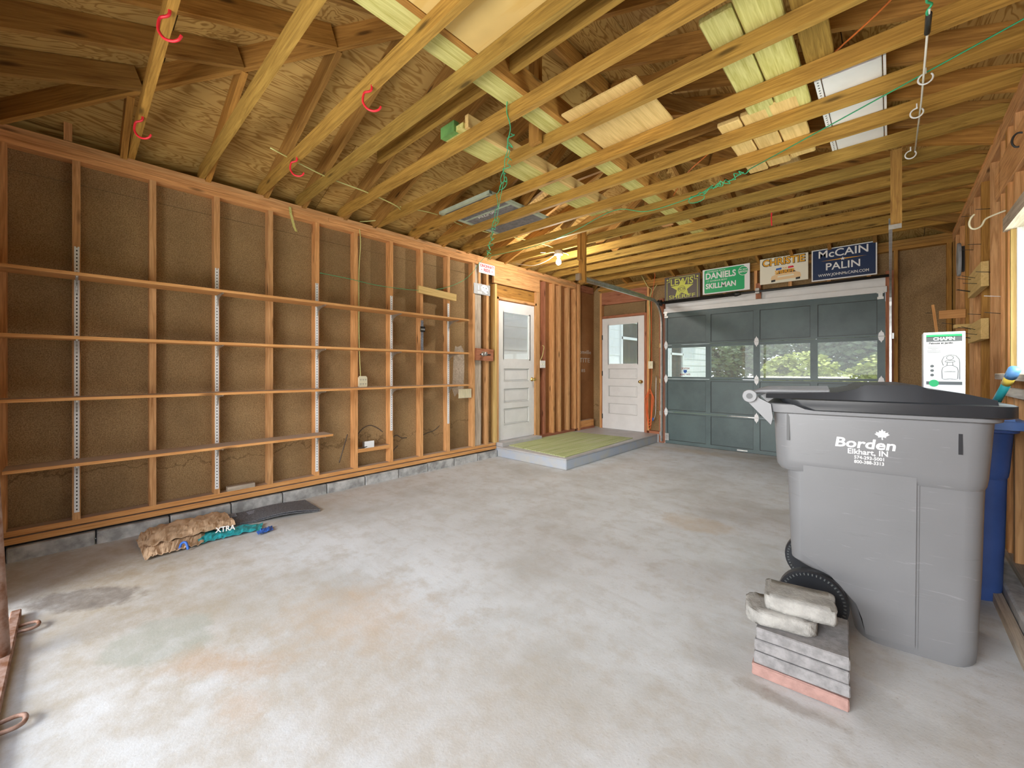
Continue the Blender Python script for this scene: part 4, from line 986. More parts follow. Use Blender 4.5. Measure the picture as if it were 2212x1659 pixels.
prism('star', [(-.452 + a, 2.682 + b_) for a, b_ in star(.026)], .0014, .002, f, 'p_white', t)

# ------------------------------------------------------------------ things stored on top of the joists
ZT = 2.908
o = box('plywood_sheet', -1.596, -0.601, 0.601, 1.508, ZT, ZT + .016, 'ply_light'); tag(o, 'wide amber plywood sheet lying on the joists beside the long green-tinged plank', 'plywood')
o = box('plywood_sheet', -1.586, -1.062, 2.183, 2.842, ZT, ZT + .012, 'pale'); tag(o, 'small bright yellow plywood sheet on the joists below the ridge', 'plywood')
o = box('plank', -2.381, -2.158, 1.824, 3.832, ZT, ZT + .038, 'green_wood'); tag(o, 'wide greenish plank with a green painted end lying left of the long central plank', 'plank')
abox('painted_end', -2.382, -2.231, 1.804, 1.848, ZT - .002, ZT + .075, 'green_end', o)
box('plank_edge', -2.158, -2.124, 1.843, 3.832, ZT, ZT + .09, 'pale', o)
BA = [(-0.684, -0.538, 2.066, 3.220, 'green_wood', 'greenish board with swirling grain, left of the two tan boards on the joists'),
      (-0.529, -0.364, 1.998, 3.182, 'green_wood', 'greenish board lying between another greenish board and an orange board on the joists'),
      (-0.339, -0.218, 1.940, 2.755, 'joist', 'orange-brown board lying right of the two greenish boards on the joists')]
for x0, x1, y0, y1, m_, lab in BA: tag(box('board', x0, x1, y0, y1, ZT, ZT + .036, m_, bev=.006), lab, 'board', 'boards stored on the joists')
for k, (x0, x1, y0, y1) in enumerate(((-0.878, -0.742, 3.026, 3.928), (-0.732, -0.582, 3.007, 3.899), (-0.572, -0.417, 2.988, 3.851), (-0.679, -0.543, 3.511, 4.317))):
    lab = ('short yellow pine board, leftmost of the four short boards on the joists', 'short yellow pine board second from the left on the joists', 'short yellow pine board with a rounded corner next to the white metal cabinet', 'short pine board furthest along the row, behind the other yellow boards')[k]
    z = ZT if k < 3 else ZT + .04
    tag(box('board', x0, x1, y0, y1, z, z + .034, 'pale', bev=.006), lab, 'board', 'boards stored on the joists')
t = T('metal_cabinet', (-.17, 3.55, ZT), 'flat white metal cabinet with perforated edges lying across the joists', 'cabinet')
abox('cabinet_body', -0.291, -0.034, 2.939, 4.152, ZT, ZT + .09, 'white_metal', t, bev=.004)
box('flange', -0.325, -0.296, 2.929, 4.152, ZT, ZT + .012, 'white_metal', t); box('flange', -0.029, -0.017, 2.929, 4.152, ZT, ZT + .05, 'white_metal', t)
bm = bmesh.new(); yy = 2.95
while yy < 4.14: tube_bm(bm, [(-.31, yy, ZT - .0015), (-.31, yy, ZT + .001)], .005, 6); yy += .03
put('perforations', mesh_of(bm), 'p_dkgrey', t)['kind'] = 'stuff'
t = T('window_sash', (-3.2, 3.2, ZT), 'old green-framed sash with faded lettering stored on the joists near the left wall', 'window sash')
for x0, x1, y0, y1 in ((-3.550, -2.774, 2.667, 2.706), (-3.550, -2.774, 3.667, 3.705), (-3.550, -3.511, 2.667, 3.705), (-2.813, -2.774, 2.667, 3.705), (-3.511, -2.813, 2.988, 3.007)):
    box('sash_rail', x0, x1, y0, y1, ZT, ZT + .03, 'sash_green', t)
bm = bmesh.new(); bbox(bm, -3.51, -2.81, 2.71, 3.67, ZT + .008, ZT + .014); put('board', mesh_of(bm), 'paver', t)
text('lettering', 'AIZMA', .09, Matrix.Translation((-3.2, 3.03, ZT + .006)) @ Matrix.Rotation(math.pi, 4, 'X'), 'p_white', t)
t = T('board', (-2.0, 4.9, ZT), 'short orange block of lumber standing on a far joist near the ceiling centre', 'board')
box('block', -1.891, -1.775, 4.481, 4.559, 2.86, 2.955, 'stud', t)

# ------------------------------------------------------------------ cords, ropes and hooks under the joists
def wobble(a, b_, n, amp, seed=1):
    rr = random.Random(seed); a, b_ = Vector(a), Vector(b_); out = []
    for i in range(n + 1):
        p = a.lerp(b_, i / n)
        if 0 < i < n: p += Vector(((rr.random() - .5), (rr.random() - .5), (rr.random() - .5))) * amp
        out.append(p)
    return out
t = T('clothesline', (-2.9, 2.8, 2.78), 'tangled green cord strung under the joists down to the top plate of the left wall', 'cord')
P = [(-1.74, 1.83, 2.93), (-1.765, 1.85, 2.86), (-1.76, 1.87, 2.80)] + wobble((-1.80, 1.92, 2.79), (-4.02, 3.83, 2.79), 26, .03, 3)
tube('cord', P, .0034, 'green_cord', t, 5)
P = wobble((-1.82, 1.95, 2.785), (-2.30, 2.38, 2.785), 22, .05, 5) + wobble((-2.9, 2.9, 2.79), (-3.95, 3.78, 2.785), 26, .06, 8)
tube('cord', P, .0030, 'green_cord', t, 5)
for c, rad in (((-2.95, 2.93, 2.77), .045), ((-2.33, 2.40, 2.775), .04), ((-4.0, 3.84, 2.78), .03)):
    tube('loop', [(c[0] + rad * math.cos(q * .524), c[1] + rad * .4 * math.sin(q * .524), c[2] - .02 + rad * math.sin(q * .524)) for q in range(12)], .0032, 'green_cord', t, 5, curve=False, closed=True)
tube('cord', [(-4.03, 3.83, 2.79), (-4.10, 3.80, 2.74), (-4.12, 3.55, 2.46), (-4.13, 3.2, 2.28), (-4.13, 2.8, 2.19), (-4.14, 2.3, 2.17), (-4.14, 1.95, 2.19), (-4.145, 1.66, 2.20)], .0028, 'green_cord', t, 5)
t = T('clothesline', (-1.0, 3.6, 2.78), 'green cord running under the joists towards the right wall with a knotted bunch', 'cord')
tube('cord', [(-3.98, 3.86, 2.79), (-3.3, 3.93, 2.79), (-2.65, 3.84, 2.80), (-1.98, 3.60, 2.80), (-1.74, 3.82, 2.79), (-1.30, 3.80, 2.80), (-1.10, 3.68, 2.80)], .0036, 'green_cord', t, 5)
tube('cord', wobble((-1.34, 3.81, 2.79), (-.80, 3.58, 2.80), 26, .045, 11), .0036, 'green_cord', t, 5)
tube('cord', wobble((-1.20, 3.75, 2.79), (-.85, 3.60, 2.80), 16, .04, 12), .0036, 'green_cord', t, 5)
tube('cord', [(-.80, 3.58, 2.80), (.44, 2.878, 2.80), (.50, 2.84, 2.79)], .0040, 'green_cord', t, 5, curve=False); tube('cord', [(-.82, 3.575, 2.792), (.44, 2.868, 2.795), (.50, 2.83, 2.785)], .0028, 'green_cord', t, 5, curve=False)
tube('loop', [(-1.27 + .07 * math.cos(q * .524), 3.79, 2.765 + .03 * math.sin(q * .524)) for q in range(12)], .0034, 'green_cord', t, 5, curve=False, closed=True)
t = T('pull_line', (.13, 3.3, 2.79), 'white cable through three screw eyes under the joists beside the right wall', 'cable')
tube('cable', [(.123, 2.50, 2.785), (.130, 3.28, 2.775), (.128, 4.07, 2.785)], .0045, 'white_cord', t, 6, curve=False)
tube('turnbuckle', [(.123, 2.53, 2.785), (.124, 2.67, 2.784)], .011, 'dark_metal', t, 8, curve=False)
tube('cord_end', wobble((.118, 2.42, 2.80), (.124, 2.55, 2.785), 6, .02, 4), .005, 'green_cord', t, 5)
for y, x in ((3.03, .135), (3.40, .115), (4.03, .105)):
    lp = [(x, y, 2.815), (x, y, 2.79)] + [(x - .028 * math.sin(q * .6), y + .01, 2.765 + .028 * math.cos(q * .6)) for q in range(10)]
    tube('screw_eye', lp, .0042, 'white_metal', t, 6)
o = tube('orange_rope', [(0.194, 2.280, 2.945), (0.018, 2.541, 2.940), (-0.205, 2.764, 2.940), (-0.496, 3.026, 2.945), (-0.601, 3.123, 2.955), (-0.776, 3.162, 2.955), (-1.021, 3.395, 2.955), (-1.253, 3.576, 2.940), (-1.393, 3.740, 2.925), (-1.554, 3.977, 2.930)], .005, 'copper', None, 6)
tag(o, 'orange rope lying over the joists and boards near the white cabinet', 'rope')
o = tube('electric_cable', [(-3.40, 1.00, 2.90), (-3.53, 1.45, 2.89), (-3.56, 1.88, 2.885), (-3.66, 2.26, 2.88), (-3.92, 2.33, 2.87), (-4.14, 2.2, 2.86), (-4.20, 2.10, 2.84)], .0055, 'yellow_cord'); tag(o, 'yellow-green cable looping over the joists above the left top plate', 'cable')
o = tube('electric_cable', [(-3.66, 2.26, 2.90), (-3.70, 2.75, 2.97), (-3.76, 3.3, 2.97), (-3.6, 3.9, 2.97), (-3.35, 4.3, 2.90), (-3.24, 4.36, 2.83)], .0055, 'yellow_cord'); tag(o, 'yellow-green cable running across the joists to the bare light bulb', 'cable')
def hook(loc, label, s=1.0, ang=0.0):
    t = T('utility_hook', loc, label, 'hook', 'red screw-in hooks'); x, y, z = loc
    P = [(0, .012), (0, -.02), (-.015, -.035), (-.05, -.045), (-.062, -.075), (-.062, -.12), (-.03, -.165), (.015, -.18), (.052, -.17), (.068, -.145)]
    ca, sa = math.cos(ang), math.sin(ang)
    tube('hook', [(x + u * s * ca, y + u * s * sa, z + v * s) for u, v in P], .0062, 'red', t, 8)
hook((-2.32, .285, 2.817), 'red hook under the leftmost joist, nearest the top edge of the photo', .75, .8)
hook((-3.42, .29, 2.817), 'red hook under the leftmost joist, close to the left wall', .75, .8)
hook((-3.24, 1.13, 2.817), 'red hook under the third joist, above the yellow-green cable', .75, .8)
hook((-2.12, 1.13, 2.817), 'red hook under the third joist, nearer the middle of the ceiling', .75, .8)
o = tube('string', [(-.87, 4.75, 2.81), (-.872, 4.75, 2.74), (-.868, 4.75, 2.68)], .006, 'red'); tag(o, 'bit of red string hanging from a middle joist', 'string')

# ------------------------------------------------------------------ bare bulb
t = T('light_bulb', (-3.22, 4.37, 2.80), 'lit bare bulb in a white ceramic socket under the joists above the first door', 'light')
lathe('socket', [(.052, 0), (.052, -.035), (.055, -.037), (.060, -.045), (.055, -.055), (.030, -.062), (.027, -.085)], 'white', t, 24, (-3.22, 4.37, 2.815))
lathe('bulb', [(.013, .0), (.016, -.02), (.030, -.045), (.034, -.065), (.030, -.085), (.015, -.098), (.003, -.1)], 'bulb', t, 20, (-3.22, 4.37, 2.73))
bl = bpy.data.lights.new('bulb_light', 'POINT'); bl.energy = 48; bl.color = (1.0, 0.95, 0.88); bl.shadow_soft_size = .035
bo = bpy.data.objects.new('bulb_light', bl); bo.location = (-3.22, 4.37, 2.59); COL.objects.link(bo)
tube('wire', [(-3.20, 4.38, 2.80), (-3.12, 4.40, 2.77), (-3.08, 4.40, 2.74)], .004, 'white_cord', t); tube('wire', [(-3.25, 4.37, 2.80), (-3.36, 4.36, 2.82), (-3.5, 4.33, 2.84)], .004, 'white_cord', t)
tube('wire', [(-3.27, 4.40, 2.80), (-3.45, 4.42, 2.74), (-3.7, 4.44, 2.72), (-3.95, 4.47, 2.78), (-4.1, 4.5, 2.83)], .004, 'white_cord', t)

# ------------------------------------------------------------------ right wall
def wblock(y0, y1, z0, z1, label, nails):
    t = T('nail_block', (XR - .02, (y0 + y1) / 2, z0), label, 'wood block', 'nailed blocks on the right wall')
    box('block', XR - .040, XR - .001, y0, y1, z0, z1, 'pale', t, bev=.002)
    rr = random.Random(int(y0 * 100))
    for k in range(nails):
        y, z = y0 + .06 + rr.random() * (y1 - y0 - .12), z0 + .03 + rr.random() * (z1 - z0 - .05)
        tube('nail', [(XR - .038, y, z), (XR - .038 - .075, y + (rr.random() - .5) * .04, z + .01 + rr.random() * .02)], .0022, 'dark_metal', t, 5, curve=False)
    return t
wblock(4.46, 5.13, 1.84, 2.02, 'upper pale block with protruding nails on the studs left of the side window', 6)
wblock(4.46, 5.13, 1.46, 1.61, 'lower pale block with protruding nails on the studs left of the side window', 6)
t = T('nail_block', (XR, 5.35, 1.6), 'small wood block sticking out beside the lower nailed block on the right wall', 'wood block')
box('block', .405, .516, 5.18, 5.28, 1.60, 1.63, 'pale', t); tube('nail', [(.42, 5.2, 1.63), (.33, 5.18, 1.65)], .002, 'dark_metal', t, 5, curve=False)
rr = random.Random(3)
for k, (yc, z) in enumerate(((5.215, 2.26), (4.825, 2.22), (4.42, 2.38), (4.055, 1.71), (5.215, 2.55), (4.42, 1.93), (4.055, 1.60), (4.825, 1.67))):
    o = tube('nail', [(XR, yc, z), (XR - .07, yc + (rr.random() - .5) * .03, z + .012)], .0022, 'dark_metal' if k != 3 else 'white_metal', None, 5, curve=False)
    tag(o, ('bent nail above the upper pale block, behind the white hook tip', 'bent nail just above the upper pale block on the right wall', 'thin nail beside the bend of the large cream hook',
            'pale bright nail between the two blocks, next to the side window frame', 'highest nail on the right wall studs, just below the top plates', 'nail at the upper corner of the upper pale block',
            'dark nail right of the lower pale block, beside the window frame', 'nail in the gap between the two pale nailed blocks')[k], 'nail', 'nails in the right wall studs')
t = T('peg_rail', (.40, 5.7, 1.72), 'orange wood peg rail with an upright stick, above the sprayer box', 'rail')
box('rail', .345, .518, 5.70, 5.72, 1.73, 1.81, 'shelf', t); beam('stick', (.302, 5.68, 1.87), (.338, 5.68, 1.50), .02, .022, 'shelf', t, up=(0, 1, 0)); tube('nail', [(.30, 5.68, 1.79), (.25, 5.67, 1.795)], .002, 'dark_metal', t, 5, curve=False)
t = T('bicycle_hook', (XR, 3.90, 2.19), 'large cream hook projecting from a stud beside the side window', 'hook')
tube('hook', [(XR + .0, 3.89, 2.215), (.47, 3.92, 2.205), (.44, 3.93, 2.19), (.425, 3.93, 2.155), (.40, 3.93, 2.14), (.38, 3.93, 2.15), (.372, 3.93, 2.18), (.38, 3.93, 2.215), (.395, 3.93, 2.235)], .0055, 'cream', t, 8)
t = T('utility_hook', (XR, 3.44, 2.47), 'black loop hook on the header board over the side window', 'hook')
tube('hook', [(XR, 3.44, 2.50), (.50, 3.44, 2.505), (.485, 3.44, 2.49), (.480, 3.44, 2.46), (.49, 3.44, 2.435), (.505, 3.44, 2.43)], .005, 'black_cord', t, 8)
t = T('horn_paddle', (XR - .03, 5.9, 2.2), 'grey oval disc hanging on the right wall near the far corner', 'disc')
bm = bmesh.new(); prism_bm(bm, [(.09 * math.cos(a * .393), .16 * math.sin(a * .393)) for a in range(16)], -.012, .012, lambda u, v, h: (XR - .035 + h, 5.80 + u, 2.30 + v)); bmesh.ops.bevel(bm, geom=bm.edges[:], offset=.004, segments=1, affect='EDGES'); put('disc', mesh_of(bm), 'p_grey', t)
bm = bmesh.new(); bbox(bm, XR - .02, XR + .0, 5.775, 5.825, 2.18, 2.42); put('backing', mesh_of(bm), 'p_black', t)
t = T('tool_handle', (.44, 3.1, 1.10), 'blue, yellow and teal grip of a tool leaning by the side window', 'tool handle')
A, B = Vector((.386, 3.13, 1.075)), Vector((.420, 2.95, 1.240)); 
tube('teal_grip', [A, A.lerp(B, .58)], .016, 'p_teal', t, 12, curve=False); tube('yellow_band', [A.lerp(B, .58), A.lerp(B, .78)], .0185, 'p_yellow', t, 12, curve=False); tube('blue_cap', [A.lerp(B, .78), B], .021, 'p_skyblue', t, 12, curve=False)
tube('shaft', [(A.x, A.y, A.z), (.30, 3.13, .55), (.20, 3.135, .01)], .010, 'metal', t, 8, curve=False)

# ------------------------------------------------------------------ wheeled carts
def rrect(x0, x1, y0, y1, r, k=5):
    out = []
    for cx, cy, a0 in ((x1 - r, y1 - r, 0), (x0 + r, y1 - r, 90), (x0 + r, y0 + r, 180), (x1 - r, y0 + r, 270)):
        for i in range(k + 1):
            a = math.radians(a0 + 90 * i / k); out.append((cx + r * math.cos(a), cy + r * math.sin(a)))
    return out
def loft(bm, secs):
    rings = [[bm.verts.new((x, y, z)) for x, y in rrect(*s)] for z, s in secs]
    n = len(rings[0])
    for A, B in zip(rings, rings[1:]):
        for i in range(n): bm.faces.new((A[i], A[(i + 1) % n], B[(i + 1) % n], B[i]))
    bm.faces.new(rings[0][::-1]); bm.faces.new(rings[-1])
def lerp(a, b_, t): return a + (b_ - a) * t
def smooth_by_angle(me, deg=35):
    bm = bmesh.new(); bm.from_mesh(me)
    for e in bm.edges: e.smooth = not (len(e.link_faces) == 2 and e.calc_face_angle(0) > math.radians(deg))
    for f in bm.faces: f.smooth = True
    bm.to_mesh(me); bm.free()
def cart(name, loc, rz, label, body_m, lid_m, lettering=True, scale=1.0):
    t = T(name, loc, label, 'trash cart', None, rz); W = world_of(t) @ Matrix.Diagonal((scale, scale, scale, 1))
    def add(n, bm, m_, ang=35, parent=t):
        me = mesh_of(bm); smooth_by_angle(me, ang); return put(n, me, m_, parent, W)
    # body: lower part is narrower, with the wheel recess on the handle side
    bm = bmesh.new(); S = []
    def hw(z): return lerp(.232, .292, z / 1.03)
    prof = [(0.0, -.045, .325), (.015, -.055, .338), (.08, -.065, .340), (.15, -.085, .341), (.21, -.125, .342), (.255, -.19, .343), (.28, -.262, .344), (.30, -.300, .345), (.40, -.306, .347), (.60, -.312, .349), (.755, -.318, .351)]
    for z, a, b_ in prof: S.append((z, (a, b_, -hw(z), hw(z), .07 if z > .02 else .085)))
    loft(bm, S); body = add('body', bm, body_m)
    bm = bmesh.new()
    loft(bm, [(.745, (-.345, .349, -hw(.75) - .004, hw(.75) + .004, .075)), (.765, (-.360, .356, -hw(.77) - .013, hw(.77) + .013, .08)), (.80, (-.364, .360, -hw(.8) - .014, hw(.8) + .014, .08)),
              (1.03, (-.374, .372, -hw(1.03) - .014, hw(1.03) + .014, .08))])
    add('upper_body', bm, body_m)
    bm = bmesh.new()   # moulded central face, flush over the ledge, carries the print
    for s in (-1, 1):
        if s > 0: add('centre_rib', bm, body_m); bm = bmesh.new()
        P = [(-.26, .79), (-.26, .34), (-.14, .275), (-.045, .17), (-.02, .03), (.15, .03), (.15, .79)]
        prism_bm(bm, P, -.012, .0150, lambda u, v, h: (u, s * (hw(v) + h), v)); bmesh.ops.bevel(bm, geom=[e for e in bm.edges if abs(abs(e.verts[0].co.y) - hw(e.verts[0].co.z) - .015) < 1e-4 and abs(abs(e.verts[1].co.y) - hw(e.verts[1].co.z) - .015) < 1e-4], offset=.01, segments=2, affect='EDGES')
    add('centre_rib', bm, body_m)
    bm = bmesh.new()
    loft(bm, [(1.025, (-.385, .383, -.312, .312, .08)), (1.03, (-.40, .392, -.322, .322, .085)), (1.068, (-.405, .398, -.327, .327, .085)), (1.072, (-.40, .393, -.322, .322, .08))])
    # drop skirt at the handle end
    add('rim', bm, body_m)
    for xs in (-.31, .265):
        for s in (-1, 1):
            y0 = s * (hw(.97) + .0105)
            bm = bmesh.new(); bbox(bm, xs - .006, xs + .006, y0 - .004, y0 + .004, .895, 1.022); add('slot', bm, 'black', 60)
    # handle and hinge arms
    bm = bmesh.new()
    for s in (-1, 1):
        if s > 0: add('hinge_arm', bm, body_m, 30); bm = bmesh.new()
        y0, y1 = s * .285, s * .315
        prism_bm(bm, [(-.38, 1.068), (-.43, 1.095), (-.455, 1.122), (-.48, 1.128), (-.494, 1.105), (-.48, 1.075), (-.38, .965), (-.372, 1.0)], min(y0, y1), max(y0, y1), lambda u, v, h: (u, h, v))
    add('hinge_arm', bm, body_m, 30)
    bm = bmesh.new(); tube_bm(bm, [(-.470, -.325, 1.105), (-.470, .325, 1.105)], .021, 16); add('handle_bar', bm, body_m)
    bm = bmesh.new(); lathe_bm(bm, [(.030, 0), (.032, .003), (.032, .020), (.030, .023)], 24, (-.470, -.338, 1.105), 'Y'); add('hinge_cap', bm, body_m)
    bm = bmesh.new(); lathe_bm(bm, [(.014, 0), (.014, .004)], 16, (-.470, -.3405, 1.105), 'Y'); add('hinge_bore', bm, 'black')
    # lid
    lid_secs = [(1.045, (-.26, .412, -.330, .330, .075)), (1.050, (-.28, .425, -.338, .338, .08)), (1.070, (-.33, .425, -.338, .338, .08)), (1.095, (-.35, .425, -.338, .338, .08)), (1.100, (-.36, .415, -.330, .330, .075)), (1.112, (-.37, .30, -.31, .31, .07)), (1.120, (-.36, .26, -.295, .295, .07))]
    bm = bmesh.new(); loft(bm, lid_secs); lid = add('lid', bm, lid_m)
    bm = bmesh.new(); NX = 20   # raised centre that climbs towards the front
    top = [(-.40, 1.118), (-.30, 1.124), (-.12, 1.134), (-.06, 1.150), (-.03, 1.168), (.14, 1.172), (.17, 1.158), (.27, 1.142), (.36, 1.118)]
    rows = []
    for s in (-1, 1):
        rows.append([bm.verts.new((x, s * (.312 if z > 1.14 else .318), z)) for x, z in top]); 
    base = [[bm.verts.new((x, s * .330, 1.098)) for x, z in top] for s in (-1, 1)]
    for i in range(len(top) - 1):
        bm.faces.new((rows[0][i], rows[0][i + 1], rows[1][i + 1], rows[1][i])); bm.faces.new((base[0][i], base[0][i + 1], rows[0][i + 1], rows[0][i])); bm.faces.new((rows[1][i], rows[1][i + 1], base[1][i + 1], base[1][i]))
    for i in (0, -1): bm.faces.new((base[0][i], rows[0][i], rows[1][i], base[1][i]))
    add('lid_crown', bm, lid_m, 12, lid)
    bm = bmesh.new()
    for s in (-1, -.33, .33, 1): tube_bm(bm, smooth_path([(-.465, s * .24, 1.118), (-.42, s * .24, 1.128), (-.28, s * .24, 1.130), (-.15, s * .25, 1.134)], 4), .012, 8)
    add('lid_strap', bm, body_m, 50, lid)
    # wheels: tyre, web with spokes, hub, bead of lugs
    bm = bmesh.new(); tube_bm(bm, [(-.215, -.27, .139), (-.215, .27, .139)], .011, 10); add('axle', bm, 'dark_metal')
    for s in (-1, 1):
        cy = s * .262
        bm = bmesh.new()
        lathe_bm(bm, [(.108, -.026), (.130, -.026), (.137, -.020), (.139, 0), (.137, .020), (.130, .026), (.108, .026), (.106, .012), (.106, -.012)], 40, (-.215, cy, .139), 'Y')
        wh = add('wheel', bm, 'black', 30)
        bm = bmesh.new(); lathe_bm(bm, [(.028, -.03), (.032, -.006), (.108, -.003), (.108, .003), (.032, .006), (.028, .03)], 40, (-.215, cy, .139), 'Y'); add('wheel_web', bm, 'black', 30, wh)
        bm = bmesh.new()
        for k in range(12):
            a = k * math.pi / 6; ca, sa = math.cos(a), math.sin(a)
            for sd in (-1, 1):
                P = [(.030, -.006), (.110, -.008), (.110, .008), (.030, .006)]
                va = [bm.verts.new((-.215 + r_ * ca - q * sa, cy + sd * .002, .139 + r_ * sa + q * ca)) for r_, q in P]
                vb = [bm.verts.new((-.215 + r_ * ca - q * sa, cy + sd * .021, .139 + r_ * sa + q * ca)) for r_, q in P]
                bm.faces.new(va); bm.faces.new(vb[::-1])
                for i in range(4): bm.faces.new((va[i], va[(i + 1) % 4], vb[(i + 1) % 4], vb[i]))
        add('spokes', bm, 'black', 30, wh)
        bm = bmesh.new()
        for k in range(48):
            a = k * math.pi / 24; ca, sa = math.cos(a), math.sin(a)
            for sd in (-1, 1):
                c = Vector((-.215 + .121 * ca, cy + sd * .027, .139 + .121 * sa))
                v = [bm.verts.new(c + Vector((ca * p[0] - sa * p[1], sd * p[2], sa * p[0] + ca * p[1]))) for p in ((-.006, -.0035, -.002), (.006, -.0035, -.002), (.006, .0035, -.002), (-.006, .0035, -.002), (-.004, -.002, .003), (.004, -.002, .003), (.004, .002, .003), (-.004, .002, .003))]
                for f_ in ((4, 5, 6, 7), (0, 1, 5, 4), (1, 2, 6, 5), (2, 3, 7, 6), (3, 0, 4, 7)): bm.faces.new([v[i] for i in f_])
        add('lugs', bm, 'p_dkgrey', 30, wh)['kind'] = 'stuff'
    if lettering:
        # the printed panel leans with the side of the body
        lean = math.atan2(hw(1.03) - hw(.75), .28)
        def TM(x, z): return W @ Matrix.Translation((x, -(hw(z) + .0153), z)) @ Matrix.Rotation(math.pi / 2 + lean, 4, 'X')
        text('lettering', 'Borden', .060, TM(-.028, .905), 'p_white', t, bold=.022, shear=.12, fit=.205)
        text('lettering', 'Elkhart, IN', .033, TM(-.018, .868), 'p_white', t, bold=.015, fit=.135)
        text('lettering', '574-293-5001', .020, TM(-.013, .843), 'p_white', t, bold=.012, fit=.10)
        text('lettering', '800-388-3313', .020, TM(-.013, .823), 'p_white', t, bold=.012, fit=.10)
        lf = [(0, .030), (.006, .018), (.012, .022), (.012, .010), (.024, .014), (.021, .006), (.029, .002), (.014, -.010), (.016, -.016), (.002, -.013), (.004, -.028), (-.001, -.028), (-.002, -.013)]
        pts = lf + [(-u, v) for u, v in lf[::-1] if u > .005][:-1]
        bm = bmesh.new(); m0 = TM(.030, .953)
        prism_bm(bm, [(u * .85, v * .8) for u, v in lf + [(-.016, -.016), (-.014, -.010), (-.029, .002), (-.021, .006), (-.024, .014), (-.012, .010), (-.012, .022), (-.006, .018)]], 0, .0006, lambda u, v, h: (u, v, h))
        put('leaf_emblem', mesh_of(bm), 'p_white', t, m0)
    return t
cart('trash_cart', (-.088, 2.70, 0), math.radians(6), 'big grey wheeled trash cart with a black lid and white Borden lettering', 'cart', 'black')
cart('recycling_cart', (.135, 3.52, -.0), math.radians(2), 'blue wheeled recycling cart standing behind the grey trash cart', 'blue', 'blue_light', False, .885)

# sprayer box standing on the blue cart
t = T('sprayer_box', (.215, 3.42, 1.18), 'white carton with a green and grey banner and a line drawing of a tank sprayer', 'box')
bx0, bx1, bz0, bz1, by = .142, .308, 1.122, 1.455, 3.40
abox('carton', bx0, bx1, by, by + .16, 1.03, bz1, 'p_white', t, bev=.002)
fb = lambda u, v, h: (u, by - .0008 - h, v)
def pr(n, poly, m_, h=.0006): prism(n, poly, 0, h, fb, m_, t)
pr('banner', [(bx0 + .012, bz1 - .055), (bx1 - .012, bz1 - .055), (bx1 - .012, bz1 - .026), (bx0 + .012, bz1 - .026)], 'p_dkgrey')
pr('banner', [(bx0 + .012, bz1 - .028), (bx1 - .012, bz1 - .028), (bx1 - .012, bz1 - .014), (bx0 + .012, bz1 - .014)], 'p_green')
pr('banner', [(bx0 + .012, bz0 + .03), (bx1 - .012, bz0 + .03), (bx1 - .012, bz0 + .048), (bx0 + .012, bz0 + .048)], 'p_dkgrey')
lathe('badge', [(.020, 0), (.020, .0008)], 'p_green', t, 20, (bx0 + .043, by - .0024, bz0 + .038), 'Y', smooth=False)
mx = (bx0 + bx1) / 2
text('lettering', 'CHAPIN', .026, MY(mx, by - .0022, bz1 - .040), 'p_white', t, bold=.03, fit=.085)
text('lettering', 'Pelouse et Jardin', .015, MY(mx - .012, by - .0012, bz1 - .064), 'p_black', t, bold=.03, fit=.095)
for k, wd in enumerate((.05, .045, .02, .055, .05)): text('lettering', 'IIIIIIIIIIIIII', .006, MY(bx0 + .043, by - .0012, bz1 - .085 - k * .008), 'p_dkgrey', t, fit=wd)
def line(pts, r=.0012, closed=False): tube('line_drawing', [(mx + .024 + u, by - .001, bz0 + v) for u, v in pts], r, 'p_dkgrey', t, 4, curve=False, closed=closed)
line([(-.030, .065), (-.032, .11), (-.028, .128), (-.012, .140), (.012, .140), (.028, .128), (.032, .11), (.030, .065), (.02, .060), (.0, .065), (-.02, .060)], closed=True)
line([(-.012, .140), (-.010, .158), (.010, .158), (.012, .140)]); line([(.020 * math.cos(a * .63), .163 + .006 * math.sin(a * .63)) for a in range(10)], closed=True); line([(.014 * math.cos(a * .63), .184 + .012 * math.sin(a * .63)) for a in range(10)], closed=True)
line([(-.026, .14), (-.032, .165), (-.024, .19), (.0, .202), (.024, .195), (.036, .175), (.038, .15), (.038, .06)])
text('lettering', 'COMMERCIAL', .009, MY(mx + .024, by - .0012, bz0 + .105), 'p_dkgrey', t, fit=.045)
for k in range(3): lathe('icon', [(.008, 0), (.008, .0006)], 'p_dkgrey', t, 8, (bx0 + .036, by - .0016, bz0 + .085 + k * .026), 'Y', smooth=False)

# ------------------------------------------------------------------ pavers in front of the cart
def rough_block(name, c, sx, sy, sz, rz, mat, label, seed, r=.004, chip=.002, group=None, poly=None):
    rr = random.Random(seed); bm = bmesh.new()
    if poly: prism_bm(bm, poly, -sz / 2, sz / 2, lambda u, v, h: (u, v, h))
    else: bbox(bm, -sx / 2, sx / 2, -sy / 2, sy / 2, -sz / 2, sz / 2)
    bmesh.ops.bevel(bm, geom=[e for e in bm.edges if not poly or e.calc_face_angle(0) > .9], offset=r, segments=3 if r > .005 else 1, affect='EDGES')
    bmesh.ops.triangulate(bm, faces=bm.faces[:]); bmesh.ops.subdivide_edges(bm, edges=[e for e in bm.edges if e.calc_length() > .03], cuts=3 if r > .005 else 2, use_grid_fill=True)
    for v in bm.verts: v.co += Vector((rr.random() - .5, rr.random() - .5, rr.random() - .5)) * chip
    mw = Matrix.Translation(c) @ Matrix.Rotation(rz, 4, 'Z')
    o = put(name, mesh_of(bm), mat, None, mw)
    if r > .005:
        for p in o.data.polygons: p.use_smooth = True
    tag(o, label, 'paver', group); return o
